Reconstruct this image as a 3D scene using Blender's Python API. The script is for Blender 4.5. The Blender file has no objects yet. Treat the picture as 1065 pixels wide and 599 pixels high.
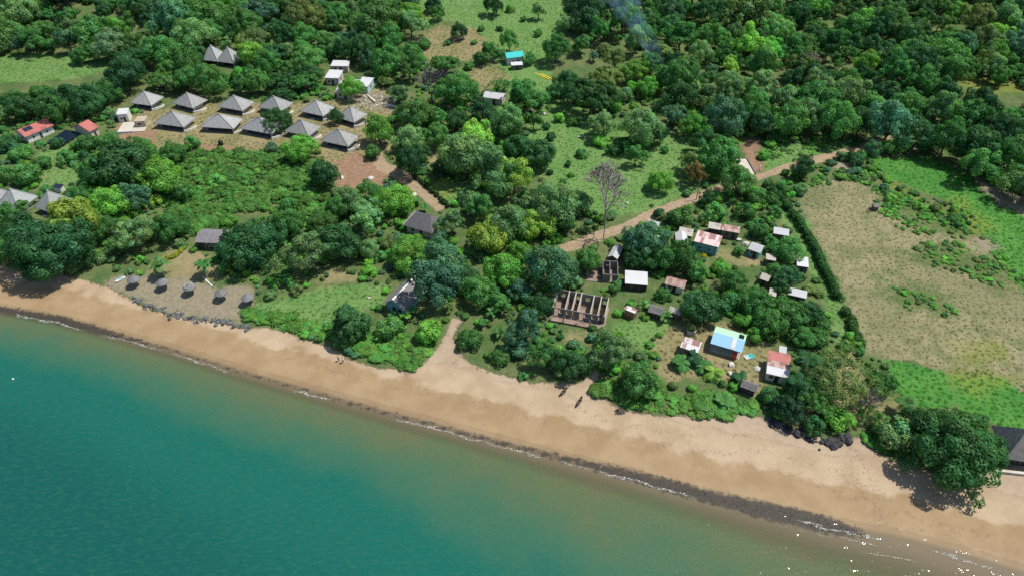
import bpy, math, random
import numpy as np
from mathutils import Vector, Matrix

random.seed(11)
rng = np.random.default_rng(11)
R = math.radians
scn = bpy.context.scene
col = scn.collection

# ------------------------------------------------------------------ camera
PW, PH, FPX = 1065.0, 599.0, 710.0        # photograph size in pixels and focal length in pixels
CAM_H, PITCH = 112.0, R(41.0)
cam = bpy.data.cameras.new('camera')
cam.sensor_width = 36.0
cam.lens = 36.0 * FPX / PW
cam.clip_start, cam.clip_end = 0.5, 9000.0
cam_ob = bpy.data.objects.new('camera', cam)
cam_ob.location = (0, 0, CAM_H)
cam_ob.rotation_euler = (math.pi / 2 - PITCH, 0, 0)
col.objects.link(cam_ob)
scn.camera = cam_ob

# ------------------------------------------------------------------ sky, sun, exposure
SUN_AZ, SUN_EL = R(75.0), R(63.0)         # azimuth clockwise from +Y (the view direction)
world = bpy.data.worlds.new('World')
scn.world = world
world.use_nodes = True
wn = world.node_tree
sky = wn.nodes.new('ShaderNodeTexSky')
sky.sky_type = 'NISHITA'
sky.sun_disc = False
sky.sun_elevation = SUN_EL
sky.sun_rotation = SUN_AZ
sky.altitude = 100
bg = wn.nodes['Background']
bg.inputs['Strength'].default_value = 0.11
wn.links.new(sky.outputs[0], bg.inputs['Color'])
sun = bpy.data.lights.new('sun', 'SUN')
sun.energy = 4.5
sun.angle = R(0.53)
sun.color = (1.0, 0.95, 0.86)
sun_ob = bpy.data.objects.new('sun', sun)
sdir = Vector((math.sin(SUN_AZ) * math.cos(SUN_EL), math.cos(SUN_AZ) * math.cos(SUN_EL), math.sin(SUN_EL)))
sun_ob.rotation_euler = sdir.to_track_quat('Z', 'Y').to_euler()
sun_ob.location = (60, 20, 160)
col.objects.link(sun_ob)
scn.view_settings.view_transform = 'Standard'
scn.view_settings.look = 'None'
scn.view_settings.exposure = 0.3
scn.view_settings.gamma = 1.0
scn.view_settings.use_curve_mapping = False
scn.cycles.use_denoising = False
scn.cycles.max_bounces = 6
scn.cycles.diffuse_bounces = 3
scn.cycles.transparent_max_bounces = 8
scn.cycles.volume_bounces = 1
scn.cycles.sample_clamp_indirect = 4.0

# ------------------------------------------------------------------ terrain and pixel -> ground
CT, ST = math.cos(PITCH), math.sin(PITCH)
def ray(u, v):
    u = np.asarray(u, float); v = np.asarray(v, float)
    dx = (u - PW / 2) / FPX
    dv = (PH / 2 - v) / FPX
    return dx, CT + dv * ST, -ST + dv * CT      # unnormalised, depth 1 along the axis

def plane(u, v, z):
    dx, dy, dz = ray(u, v)
    t = (z - CAM_H) / dz
    return dx * t, dy * t

SHORE_PX = [(-330, 252), (-160, 288), (0, 322), (60, 333), (110, 346), (180, 365), (250, 387), (300, 401), (400, 429), (500, 455), (560, 471),
            (640, 491), (700, 508), (780, 527), (870, 548), (940, 561), (1000, 577), (1065, 597), (1200, 650), (1400, 735)]
SHX, SHY = plane(*np.array(SHORE_PX, float).T, 0.0)
# straight on beyond the picture
SHX = np.concatenate([[-4000], SHX, [4000]]); SHY = np.concatenate([[SHY[0] + 900], SHY, [SHY[-1] - 900]])

def seg_dist(x, y, px, py, closed):
    d = np.full(x.shape, 1e9)
    n = len(px)
    for i in range(n if closed else n - 1):
        ax, ay, bx, by = px[i], py[i], px[(i + 1) % n], py[(i + 1) % n]
        ex, ey = bx - ax, by - ay
        L = ex * ex + ey * ey + 1e-12
        t = np.clip(((x - ax) * ex + (y - ay) * ey) / L, 0, 1)
        d = np.minimum(d, (x - ax - t * ex) ** 2 + (y - ay - t * ey) ** 2)
    return np.sqrt(d)

def coast(x, y):
    x = np.asarray(x, float); y = np.asarray(y, float)
    d = seg_dist(x, y, SHX, SHY, False)
    return np.where(y > np.interp(x, SHX, SHY), d, -d)

def sstep(t):
    t = np.clip(t, 0, 1)
    return t * t * (3 - 2 * t)

def terrain(x, y):
    x = np.asarray(x, float); y = np.asarray(y, float)
    d = coast(x, y)
    land = 1.5 * sstep(d / 26) + 0.5 * sstep((d - 22) / 8) + 0.018 * np.maximum(d - 30, 0)
    yy = np.maximum(y - 190, 0)
    hill = 0.00035 * np.minimum(yy, 320) ** 2 + 0.2 * np.maximum(yy - 320, 0) * np.exp(-np.maximum(yy - 320, 0) / 900)
    und = 0.35 * np.sin(x * 0.045 + 1.3) * np.sin(y * 0.05 + 0.4) * sstep((d - 30) / 30)
    return np.where(d < 0, np.maximum(0.06 * d, -7.0), land + hill + und)

def G(u, v, h=0.0):
    """point of the ground (raised by h) under a photo pixel"""
    dx, dy, dz = ray(u, v)
    z = np.zeros_like(dx) + 3.0
    for _ in range(14):
        t = (z + h - CAM_H) / np.minimum(dz, -0.02)
        z = 0.5 * z + 0.5 * terrain(dx * t, dy * t)
    t = (z + h - CAM_H) / np.minimum(dz, -0.02)
    return dx * t, dy * t, terrain(dx * t, dy * t)

def GP(u, v, h=0.0):
    x, y, z = G(u, v, h)
    return Vector((float(x), float(y), float(z)))

def project(x, y, z):
    x = np.asarray(x, float)
    dy, dz = np.asarray(y, float), np.asarray(z, float) - CAM_H
    depth = dy * CT - dz * ST
    up = dy * ST + dz * CT
    return PW / 2 + FPX * x / depth, PH / 2 - FPX * up / depth, depth

def in_poly(u, v, poly):
    u = np.asarray(u, float); v = np.asarray(v, float)
    ins = np.zeros(u.shape, bool)
    n = len(poly)
    for i in range(n):
        x1, y1 = poly[i]; x2, y2 = poly[(i + 1) % n]
        c = ((y1 > v) != (y2 > v)) & (u < (x2 - x1) * (v - y1) / ((y2 - y1) if y2 != y1 else 1e-9) + x1)
        ins ^= c
    return ins

# ------------------------------------------------------------------ object helpers
def tag(o, label=None, cat=None, group=None, kind=None):
    if label: o['label'] = label
    if cat: o['category'] = cat
    if group: o['group'] = group
    if kind: o['kind'] = kind
    return o

def empty(name, loc, rz=0.0, label=None, cat=None, group=None):
    o = bpy.data.objects.new(name, None)
    o.empty_display_size = 0.5
    o.location = loc
    o.rotation_euler = (0, 0, rz)
    col.objects.link(o)
    return tag(o, label, cat, group)

def link_mesh(name, me, mat=None, parent=None, smooth=False):
    o = bpy.data.objects.new(name, me)
    col.objects.link(o)
    if mat is not None and not me.materials:
        me.materials.append(mat)
    if parent is not None:
        o.parent = parent
    if smooth:
        me.polygons.foreach_set('use_smooth', np.ones(len(me.polygons), bool))
    return o

class MB:
    """collects faces for ONE mesh object"""
    def __init__(self):
        self.v, self.f = [], []
    def add(self, vs, fs):
        b = len(self.v)
        self.v += [tuple(p) for p in vs]
        self.f += [tuple(i + b for i in f) for f in fs]
        return self
    def box(self, x0, x1, y0, y1, z0, z1):
        vs = [(x, y, z) for z in (z0, z1) for y in (y0, y1) for x in (x0, x1)]
        return self.add(vs, [(0, 2, 3, 1), (4, 5, 7, 6), (0, 1, 5, 4), (2, 6, 7, 3), (0, 4, 6, 2), (1, 3, 7, 5)])
    def sheet(self, vs, fs, t):
        """surface given a thickness downwards"""
        n = len(vs)
        edges = {}
        for f in fs:
            for a, b in zip(f, f[1:] + f[:1]):
                edges[(a, b)] = 1
        allf = [tuple(f) for f in fs] + [tuple(i + n for i in reversed(f)) for f in fs]
        for (a, b) in edges:
            if (b, a) not in edges:
                allf.append((b, a, a + n, b + n))
        return self.add(list(vs) + [(p[0], p[1], p[2] - t) for p in vs], allf)
    def tube(self, pts, rad, n=6, cap=True):
        pts = [Vector(p) for p in pts]
        if not hasattr(rad, '__len__'): rad = [rad] * len(pts)
        vs, fs = [], []
        for i, p in enumerate(pts):
            d = (pts[min(i + 1, len(pts) - 1)] - pts[max(i - 1, 0)]).normalized()
            a = d.orthogonal().normalized() if abs(d.z) < 0.9 else Vector((1, 0, 0))
            a = (a - d * a.dot(d)).normalized(); b = d.cross(a)
            for k in range(n):
                q = 2 * math.pi * k / n
                vs.append(p + (a * math.cos(q) + b * math.sin(q)) * rad[i])
        for i in range(len(pts) - 1):
            for k in range(n):
                k2 = (k + 1) % n
                fs.append((i * n + k, i * n + k2, (i + 1) * n + k2, (i + 1) * n + k))
        if cap:
            fs.append(tuple(range(n - 1, -1, -1)))
            fs.append(tuple((len(pts) - 1) * n + k for k in range(n)))
        return self.add(vs, fs)
    def lathe(self, prof, n=16, c=(0, 0)):
        vs, fs = [], []
        for (r, z) in prof:
            for k in range(n):
                q = 2 * math.pi * k / n
                vs.append((c[0] + r * math.cos(q), c[1] + r * math.sin(q), z))
        for i in range(len(prof) - 1):
            for k in range(n):
                k2 = (k + 1) % n
                fs.append((i * n + k, i * n + k2, (i + 1) * n + k2, (i + 1) * n + k))
        fs.append(tuple(range(n - 1, -1, -1)))
        fs.append(tuple((len(prof) - 1) * n + k for k in range(n)))
        return self.add(vs, fs)
    def mesh(self, name):
        me = bpy.data.meshes.new(name)
        me.from_pydata(self.v, [], self.f)
        me.validate()
        me.update()
        return me
    def build(self, name, mat, parent=None, smooth=False):
        return link_mesh(name, self.mesh(name), mat, parent, smooth)

def np_mesh(name, verts, quads):
    me = bpy.data.meshes.new(name)
    nv, nf = len(verts), len(quads)
    k = quads.shape[1]
    me.vertices.add(nv)
    me.vertices.foreach_set('co', np.ascontiguousarray(verts, dtype=np.float32).ravel())
    me.loops.add(nf * k)
    me.loops.foreach_set('vertex_index', np.ascontiguousarray(quads, dtype=np.int32).ravel())
    me.polygons.add(nf)
    me.polygons.foreach_set('loop_start', np.arange(0, nf * k, k, dtype=np.int32))
    me.polygons.foreach_set('loop_total', np.full(nf, k, dtype=np.int32))
    me.update(calc_edges=True)
    return me

def set_attr(me, name, vals, kind='FLOAT', dom='POINT'):
    a = me.attributes.new(name, kind, dom)
    key = {'FLOAT': 'value', 'INT': 'value', 'FLOAT_VECTOR': 'vector', 'FLOAT_COLOR': 'color'}[kind]
    a.data.foreach_set(key, np.ascontiguousarray(vals).ravel())

# ------------------------------------------------------------------ materials
def new_mat(name):
    m = bpy.data.materials.new(name)
    m.use_nodes = True
    nt = m.node_tree
    return m, nt, nt.nodes['Principled BSDF']

class NT:
    """short-hand for wiring shader nodes"""
    def __init__(self, nt): self.nt = nt
    def n(self, t, **kw):
        nd = self.nt.nodes.new(t)
        for k, v in kw.items(): setattr(nd, k, v)
        return nd
    def put(self, sock, val):
        if hasattr(val, 'is_linked') or hasattr(val, 'links'): self.nt.links.new(val, sock)
        elif hasattr(val, '__len__') and len(val) == 3 and sock.type == 'RGBA': sock.default_value = (*val, 1)
        else: sock.default_value = val
    def math(self, op, a, b=0.0, c=None, clamp=False):
        nd = self.n('ShaderNodeMath', operation=op, use_clamp=clamp)
        self.put(nd.inputs[0], a); self.put(nd.inputs[1], b)
        if c is not None: self.put(nd.inputs[2], c)
        return nd.outputs[0]
    def noise(self, vec, scale, detail=3.0, rough=0.55):
        nd = self.n('ShaderNodeTexNoise')
        if vec is not None: self.put(nd.inputs['Vector'], vec)
        nd.inputs['Scale'].default_value = scale
        nd.inputs['Detail'].default_value = detail
        nd.inputs['Roughness'].default_value = rough
        return nd.outputs['Fac']
    def mix(self, fac, a, b, blend='MIX'):
        nd = self.n('ShaderNodeMix', data_type='RGBA', blend_type=blend)
        self.put(nd.inputs[0], fac); self.put(nd.inputs[6], a); self.put(nd.inputs[7], b)
        return nd.outputs[2]
    def ramp(self, fac, lo, hi):
        nd = self.n('ShaderNodeMapRange', interpolation_type='SMOOTHSTEP')
        self.put(nd.inputs['Value'], fac)
        nd.inputs['From Min'].default_value = lo; nd.inputs['From Max'].default_value = hi
        return nd.outputs['Result']
    def attr(self, name, typ='GEOMETRY'):
        return self.n('ShaderNodeAttribute', attribute_name=name, attribute_type=typ)
    def bump(self, h, strength, dist):
        nd = self.n('ShaderNodeBump')
        nd.inputs['Strength'].default_value = strength
        nd.inputs['Distance'].default_value = dist
        self.put(nd.inputs['Height'], h)
        return nd.outputs['Normal']

def simple(name, a, b=None, scale=2.0, rough=0.85, bump=0.0, metal=0.0, streak=False, spec=0.3):
    """two-tone noisy paint / timber / concrete"""
    m, nt, p = new_mat(name)
    q = NT(nt)
    b = b or tuple(c * 0.7 for c in a)
    tc = q.n('ShaderNodeTexCoord')
    vec = tc.outputs['Object']
    if streak:
        mp = q.n('ShaderNodeMapping'); mp.inputs['Scale'].default_value = (1, 1, 0.15)
        nt.links.new(vec, mp.inputs[0]); vec = mp.outputs[0]
    f = q.noise(vec, scale, 5, 0.65)
    f = q.ramp(f, 0.35, 0.68)
    nt.links.new(q.mix(f, a, b), p.inputs['Base Color'])
    p.inputs['Roughness'].default_value = rough
    p.inputs['Metallic'].default_value = metal
    p.inputs['Specular IOR Level'].default_value = spec
    if bump:
        nt.links.new(q.bump(q.noise(vec, scale * 4, 3), bump, 0.05), p.inputs['Normal'])
    return m

def sheet_metal(name, a, rust, amount, axis=0, rough=0.5, patch=0.35):
    """corrugated sheeting; ribs run across 'axis', with sheets of differing age and rust"""
    m, nt, p = new_mat(name)
    q = NT(nt)
    tc = q.n('ShaderNodeTexCoord')
    sp = q.n('ShaderNodeSeparateXYZ'); nt.links.new(tc.outputs['Object'], sp.inputs[0])
    ax = sp.outputs[axis]
    rib = q.math('SINE', q.math('MULTIPLY', ax, 2 * math.pi / 0.18))
    strip = q.math('FLOOR', q.math('DIVIDE', ax, 0.85))
    cmb = q.n('ShaderNodeCombineXYZ'); nt.links.new(strip, cmb.inputs[0])
    nt.links.new(q.math('FLOOR', q.math('DIVIDE', sp.outputs[1 - axis], 2.4)), cmb.inputs[1])
    wn_ = q.n('ShaderNodeTexWhiteNoise', noise_dimensions='3D'); nt.links.new(cmb.outputs[0], wn_.inputs['Vector'])
    f = q.math('ADD', q.math('MULTIPLY', q.noise(tc.outputs['Object'], 0.9, 6, 0.7), 0.65), q.math('MULTIPLY', wn_.outputs['Value'], patch))
    f = q.ramp(f, 0.72 - amount * 0.5, 0.86 - amount * 0.42)
    c = q.mix(f, a, rust)
    c = q.mix(q.math('MULTIPLY', wn_.outputs['Value'], 0.18), c, tuple(x * 0.6 for x in a))
    nt.links.new(c, p.inputs['Base Color'])
    p.inputs['Roughness'].default_value = rough
    p.inputs['Specular IOR Level'].default_value = 0.4
    nt.links.new(q.bump(rib, 0.5, 0.03), p.inputs['Normal'])
    return m

def shingle(name, a, b):
    m, nt, p = new_mat(name)
    q = NT(nt)
    tc = q.n('ShaderNodeTexCoord')
    sp = q.n('ShaderNodeSeparateXYZ'); nt.links.new(tc.outputs['Object'], sp.inputs[0])
    course = q.math('FRACT', q.math('DIVIDE', sp.outputs[2], 0.17))
    big = q.noise(tc.outputs['Object'], 0.45, 4, 0.6)
    mp = q.n('ShaderNodeMapping'); mp.inputs['Scale'].default_value = (5, 5, 6)
    nt.links.new(tc.outputs['Object'], mp.inputs[0])
    vor = q.n('ShaderNodeTexVoronoi'); nt.links.new(mp.outputs[0], vor.inputs['Vector']); vor.inputs['Scale'].default_value = 1.0
    bw = q.n('ShaderNodeRGBToBW'); nt.links.new(vor.outputs['Color'], bw.inputs[0])
    f = q.math('ADD', q.math('MULTIPLY', bw.outputs[0], 0.7), q.math('MULTIPLY', big, 0.5))
    c = q.mix(q.ramp(f, 0.25, 0.95), a, b)
    st = q.n('ShaderNodeMapping'); st.inputs['Scale'].default_value = (1.6, 1.6, 0.25); nt.links.new(tc.outputs['Object'], st.inputs[0])
    c = q.mix(q.math('MULTIPLY', q.ramp(q.noise(st.outputs[0], 1.0, 4, 0.65), 0.5, 0.72), 0.45), c, tuple(x * 0.55 for x in b))
    oi = q.n('ShaderNodeObjectInfo'); hv = q.n('ShaderNodeHueSaturation'); nt.links.new(c, hv.inputs['Color'])
    nt.links.new(q.math('ADD', q.math('MULTIPLY', oi.outputs['Random'], 0.32), 0.82), hv.inputs['Value']); c = hv.outputs['Color']
    nt.links.new(c, p.inputs['Base Color'])
    p.inputs['Roughness'].default_value = 0.75
    p.inputs['Specular IOR Level'].default_value = 0.25
    nt.links.new(q.bump(course, 0.6, 0.04), p.inputs['Normal'])
    return m

M = {}
M['shingle'] = shingle('weathered_shingle', (0.33, 0.335, 0.325), (0.22, 0.225, 0.222))
M['shingle_pale'] = shingle('pale_shingle', (0.33, 0.35, 0.35), (0.24, 0.26, 0.26))
M['shingle_dark'] = shingle('dark_shingle', (0.20, 0.19, 0.20), (0.12, 0.115, 0.125))
M['thatch'] = shingle('old_thatch', (0.20, 0.19, 0.18), (0.10, 0.10, 0.10))
M['ridge'] = simple('ridge_cap', (0.55, 0.55, 0.52), (0.42, 0.42, 0.40))
M['white'] = simple('white_plaster', (0.70, 0.69, 0.65), (0.55, 0.53, 0.48), 1.2, streak=True)
M['cream'] = simple('cream_plaster', (0.52, 0.48, 0.40), (0.40, 0.36, 0.29), 1.2, streak=True)
M['timber'] = simple('dark_timber', (0.055, 0.042, 0.034), (0.03, 0.024, 0.02), 3.0, streak=True)
M['plank'] = simple('grey_planks', (0.17, 0.14, 0.115), (0.10, 0.085, 0.07), 4.0, streak=True)
M['deck'] = simple('deck_boards', (0.26, 0.21, 0.16), (0.18, 0.15, 0.12), 3.0)
M['glass'] = simple('dark_glass', (0.02, 0.028, 0.035), (0.015, 0.02, 0.025), 1.0, rough=0.12, spec=0.6)
M['concrete'] = simple('concrete_block', (0.22, 0.21, 0.205), (0.12, 0.118, 0.12), 1.6, bump=0.3, streak=True)
M['plaster_tan'] = simple('tan_render', (0.42, 0.35, 0.27), (0.33, 0.27, 0.2), 1.5)
M['slab'] = simple('floor_slab', (0.26, 0.20, 0.165), (0.17, 0.12, 0.09), 0.7)
M['brick_soil'] = simple('red_earth', (0.32, 0.16, 0.09), (0.22, 0.11, 0.065), 1.0)
M['teal_wall'] = simple('teal_paint', (0.20, 0.42, 0.46), (0.13, 0.31, 0.36), 1.0, streak=True)
M['blue_wall'] = simple('pale_blue_paint', (0.42, 0.55, 0.62), (0.33, 0.45, 0.5), 1.0, streak=True)
M['panel'] = simple('solar_panel', (0.012, 0.02, 0.04), (0.008, 0.014, 0.028), 1.0, rough=0.2, spec=0.6)
M['metal_white'] = sheet_metal('white_sheeting', (0.52, 0.53, 0.54), (0.34, 0.30, 0.27), 0.3)
M['metal_grey'] = sheet_metal('grey_sheeting', (0.42, 0.43, 0.44), (0.26, 0.2, 0.16), 0.25)
M['metal_old'] = sheet_metal('old_sheeting', (0.40, 0.37, 0.33), (0.17, 0.10, 0.07), 0.55)
M['metal_rust'] = sheet_metal('rusty_sheeting', (0.42, 0.30, 0.26), (0.22, 0.085, 0.055), 0.75)
M['metal_pink'] = sheet_metal('faded_red_sheeting', (0.62, 0.46, 0.45), (0.27, 0.12, 0.11), 0.55, patch=0.6)
M['metal_whiterust'] = sheet_metal('white_and_rust_sheeting', (0.52, 0.52, 0.52), (0.24, 0.09, 0.07), 0.42, patch=0.75)
M['metal_red'] = sheet_metal('red_sheeting', (0.40, 0.13, 0.11), (0.25, 0.09, 0.075), 0.4)
M['metal_blue'] = sheet_metal('blue_sheeting', (0.20, 0.42, 0.62), (0.28, 0.46, 0.60), 0.2)
M['metal_green'] = sheet_metal('green_sheeting', (0.40, 0.66, 0.44), (0.34, 0.56, 0.38), 0.3)
M['metal_teal'] = sheet_metal('teal_sheeting', (0.03, 0.46, 0.44), (0.04, 0.38, 0.36), 0.2)
M['red_paint'] = simple('red_paint', (0.50, 0.07, 0.04), (0.40, 0.06, 0.04), 2.0, rough=0.5)
M['blue_paint'] = simple('blue_paint', (0.10, 0.36, 0.62), (0.08, 0.3, 0.5), 2.0, rough=0.5)
M['black'] = simple('black_plastic', (0.012, 0.012, 0.014), (0.008, 0.008, 0.009), 2.0, rough=0.4)
M['hull'] = simple('tarred_wood', (0.07, 0.05, 0.04), (0.045, 0.033, 0.027), 4.0)
M['rock'] = simple('grey_rock', (0.14, 0.145, 0.15), (0.06, 0.064, 0.07), 1.6, bump=0.6)
M['rock_dark'] = simple('dark_rock', (0.05, 0.05, 0.055), (0.025, 0.026, 0.03), 2.0, bump=0.6)
M['rock_pale'] = simple('pale_rock', (0.52, 0.50, 0.46), (0.36, 0.34, 0.31), 2.0, bump=0.5)
M['skin'] = simple('skin', (0.16, 0.085, 0.055), (0.13, 0.07, 0.045), 5.0)
M['cloth_white'] = simple('white_cloth', (0.7, 0.7, 0.7), (0.6, 0.6, 0.6), 5.0)
M['cloth_navy'] = simple('navy_cloth', (0.03, 0.03, 0.07), (0.02, 0.02, 0.05), 5.0)
M['cloth_grey'] = simple('grey_cloth', (0.12, 0.12, 0.15), (0.09, 0.09, 0.11), 5.0)
M['hair'] = simple('black_hair', (0.01, 0.009, 0.008), (0.007, 0.006, 0.006), 5.0)
M['concrete_pale'] = simple('pale_concrete', (0.50, 0.46, 0.39), (0.40, 0.36, 0.3), 0.8)

def bark(name, a, b):
    return simple(name, a, b, 3.0, bump=0.5, streak=True)
M['bark'] = bark('bark', (0.12, 0.09, 0.065), (0.06, 0.047, 0.037))
M['bark_pale'] = bark('pale_bark', (0.34, 0.30, 0.27), (0.20, 0.175, 0.16))

def foliage_mat(name, gloss=0.035, trans=0.44):
    m = bpy.data.materials.new(name)
    m.use_nodes = True
    nt = m.node_tree; nt.nodes.clear()
    q = NT(nt)
    tint = q.attr('tint', 'INSTANCER').outputs['Color']
    sh = q.attr('shade').outputs['Color']
    c = q.mix(1.0, tint, sh, 'MULTIPLY')
    oi = q.n('ShaderNodeObjectInfo')
    hs = q.n('ShaderNodeHueSaturation')
    nt.links.new(c, hs.inputs['Color'])
    nt.links.new(q.math('ADD', q.math('MULTIPLY', oi.outputs['Random'], 0.03), 0.485), hs.inputs['Hue'])
    nt.links.new(q.math('ADD', q.math('MULTIPLY', q.math('FRACT', q.math('MULTIPLY', oi.outputs['Random'], 7.31)), 0.36), 0.82), hs.inputs['Value'])
    c = hs.outputs['Color']
    d = q.n('ShaderNodeBsdfDiffuse'); nt.links.new(c, d.inputs['Color'])
    tr = q.n('ShaderNodeBsdfTranslucent')
    nt.links.new(q.mix(1.0, c, (1.0, 1.15, 0.55), 'MULTIPLY'), tr.inputs['Color'])
    gl = q.n('ShaderNodeBsdfGlossy'); gl.inputs['Roughness'].default_value = 0.45
    gl.inputs['Color'].default_value = (0.55, 0.6, 0.55, 1)
    s1 = q.n('ShaderNodeMixShader'); s1.inputs[0].default_value = trans
    nt.links.new(d.outputs[0], s1.inputs[1]); nt.links.new(tr.outputs[0], s1.inputs[2])
    s2 = q.n('ShaderNodeMixShader'); s2.inputs[0].default_value = gloss * 0.5
    nt.links.new(s1.outputs[0], s2.inputs[1]); nt.links.new(gl.outputs[0], s2.inputs[2])
    out = q.n('ShaderNodeOutputMaterial'); nt.links.new(s2.outputs[0], out.inputs['Surface'])
    return m
M['leaf'] = foliage_mat('leaves')
# ------------------------------------------------------------------ zones of the ground (photo pixels, projected onto the terrain)
def strip(pts, w):
    """polygon round a poly-line in pixels: w = half width in metres"""
    P = [GP(*p) for p in pts]
    L, Rr = [], []
    for i, p in enumerate(P):
        d = (P[min(i + 1, len(P) - 1)] - P[max(i - 1, 0)]); d.z = 0; d.normalize()
        n = Vector((-d.y, d.x, 0))
        ww = w[i] if hasattr(w, '__len__') else w
        L.append(p + n * ww); Rr.append(p - n * ww)
    return [(p.x, p.y) for p in L + Rr[::-1]]

def poly(px):
    x, y, z = G(*np.array(px, float).T)
    return list(zip(x.tolist(), y.tolist()))

VEG_LINE = [(1400, 560), (1200, 500), (1065, 478), (1035, 488), (1005, 500), (955, 486), (938, 479), (915, 472), (896, 456), (880, 452), (866, 458),
            (835, 452), (805, 440), (790, 432), (760, 431), (715, 434), (668, 430), (640, 420), (617, 408), (625, 386), (617, 385), (603, 398), (580, 397),
            (552, 399), (520, 391), (492, 378), (474, 364), (470, 350), (482, 332), (471, 330), (463, 350), (444, 376), (428, 386), (395, 383), (366, 373),
            (340, 362), (318, 353), (300, 345), (270, 339), (258, 341), (225, 335), (185, 329), (150, 319), (136, 311), (118, 302), (104, 295),
            (70, 287), (40, 282), (0, 276), (-160, 246), (-330, 214)]
ZONES = {
 'sand': [[(p[0], p[1]) for p in VEG_LINE] + [(-330, 330), (0, 400), (500, 540), (1000, 680), (1400, 900)]],
 'road': [],
 'red': [[(352, 168), (372, 160), (392, 172), (404, 182), (398, 196), (385, 206), (358, 207), (350, 188)],
         [(768, 150), (782, 140), (790, 148), (790, 162), (795, 178), (786, 182), (776, 168)],
         [(120, 132), (133, 128), (160, 136), (165, 148), (140, 150), (122, 145)], [(205, 152), (240, 150), (246, 158), (215, 162)]],
 'tan': [[(122, 126), (150, 118), (176, 110), (215, 106), (262, 108), (300, 108), (345, 104), (372, 98), (400, 92), (412, 106), (408, 140), (402, 165), (372, 182),
          (345, 182), (330, 160), (300, 156), (250, 158), (205, 158), (160, 156), (130, 146)],
         [(432, 40), (456, 26), (492, 30), (508, 44), (500, 60), (478, 66), (452, 64), (436, 58)],
         [(486, 78), (500, 68), (525, 72), (528, 88), (505, 100), (488, 92)],
         [(682, 352), (700, 340), (735, 332), (785, 342), (800, 372), (806, 392), (780, 412), (755, 398), (725, 388), (700, 398), (683, 378)],
         [(178, 256), (205, 262), (232, 276), (238, 296), (200, 292), (150, 286), (160, 272)],
         [(332, 292), (352, 282), (375, 284), (372, 292), (345, 296)],
         [(586, 345), (612, 346), (612, 358), (590, 356)], [(742, 258), (780, 262), (790, 275), (770, 278), (748, 270)],
         [(868, 365), (885, 362), (895, 385), (935, 420), (945, 440), (910, 440), (870, 420), (820, 446), (800, 436), (850, 415), (872, 395)],
         [(440, 148), (475, 150), (482, 175), (455, 180), (436, 168)]],
 'lawn': [[(545, 138), (565, 105), (590, 104), (612, 118), (650, 128), (700, 138), (745, 150), (750, 180), (720, 200), (690, 212), (650, 224), (618, 222), (596, 210), (570, 198), (556, 180), (562, 160)],
          [(428, -10), (600, -10), (596, 20), (575, 50), (572, 90), (590, 102), (560, 106), (528, 100), (520, 70), (505, 40), (470, 20), (436, 30)],
          [(-10, 55), (60, 57), (100, 61), (128, 66), (96, 78), (60, 84), (-10, 88)],
          [(255, 320), (300, 308), (335, 300), (372, 295), (402, 298), (398, 318), (360, 330), (330, 345), (300, 345), (262, 336)],
          [(40, 160), (70, 150), (82, 190), (64, 205), (45, 198)], [(440, 195), (470, 186), (486, 196), (476, 214), (455, 210)],
          [(800, 192), (812, 200), (850, 255), (870, 300), (884, 345), (884, 362), (872, 360), (860, 320), (845, 285), (828, 255), (812, 225)],
          [(636, 332), (660, 334), (700, 331), (690, 346), (668, 364), (640, 352)],
          [(786, 180), (830, 175), (870, 160), (868, 148), (820, 150), (795, 152)]],
 'dry': [[(834, 216), (836, 196), (858, 186), (885, 189), (910, 197), (925, 214), (955, 222), (985, 240), (1012, 246), (1035, 272), (1065, 305), (1110, 330), (1110, 430), (1065, 412), (1045, 392), (995, 388),
          (960, 380), (925, 374), (900, 366), (892, 345), (878, 308), (862, 272), (845, 240)]],
 'viv': [[(902, 163), (930, 166), (962, 162), (985, 172), (1016, 186), (1020, 196), (1046, 214), (1075, 232), (1120, 260), (1120, 340), (1065, 306), (1040, 276), (1018, 240), (1005, 218), (975, 205), (948, 195), (925, 186)],
         [(917, 372), (945, 376), (985, 388), (990, 405), (994, 424), (960, 425), (935, 410)], [(992, 386), (1020, 384), (1065, 400), (1120, 425), (1120, 480), (1065, 455), (1035, 440), (1000, 428), (992, 410)]],
 'yel': [[(985, 208), (1000, 206), (1018, 222), (1036, 238), (1020, 246), (1000, 240)], [(920, 188), (940, 190), (956, 206), (944, 212), (928, 205)],
         [(992, 80), (1020, 80), (1065, 90), (1100, 92), (1100, 100), (1065, 98), (1024, 98), (1004, 92)], [(992, 386), (1015, 384), (1055, 394), (1040, 404), (1012, 410), (994, 404)],
         [(440, 190), (462, 186), (474, 196), (470, 208), (452, 206)], [(985, 355), (1045, 355), (1050, 372), (1000, 376)]],
 'grey': [[(1012, 186), (1030, 192), (1065, 206), (1110, 225), (1110, 245), (1065, 222), (1038, 212), (1018, 198)], [(866, 168), (886, 170), (890, 178), (872, 178)],
          [(1012, 248), (1028, 247), (1040, 258), (1020, 262)], [(1035, 484), (1065, 486), (1120, 500), (1120, 508), (1065, 496), (1035, 494)],
          [(104, 295), (128, 284), (170, 289), (200, 290), (235, 296), (262, 302), (262, 318), (258, 340), (225, 334), (185, 328), (150, 318), (136, 310)], [(360, 98), (395, 96), (412, 106), (408, 116), (385, 112), (362, 106)]],
 'bush': [[(945, 258), (965, 250), (1000, 252), (1040, 276), (1054, 296), (1040, 300), (1000, 286), (960, 276)], [(910, 196), (960, 212), (1000, 232), (1020, 246), (990, 248), (950, 236), (925, 222), (912, 208)],
          [(920, 296), (950, 300), (985, 312), (1000, 325), (980, 332), (945, 322), (922, 310)]],
 'weed': [],
 'track': [],
}
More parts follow.
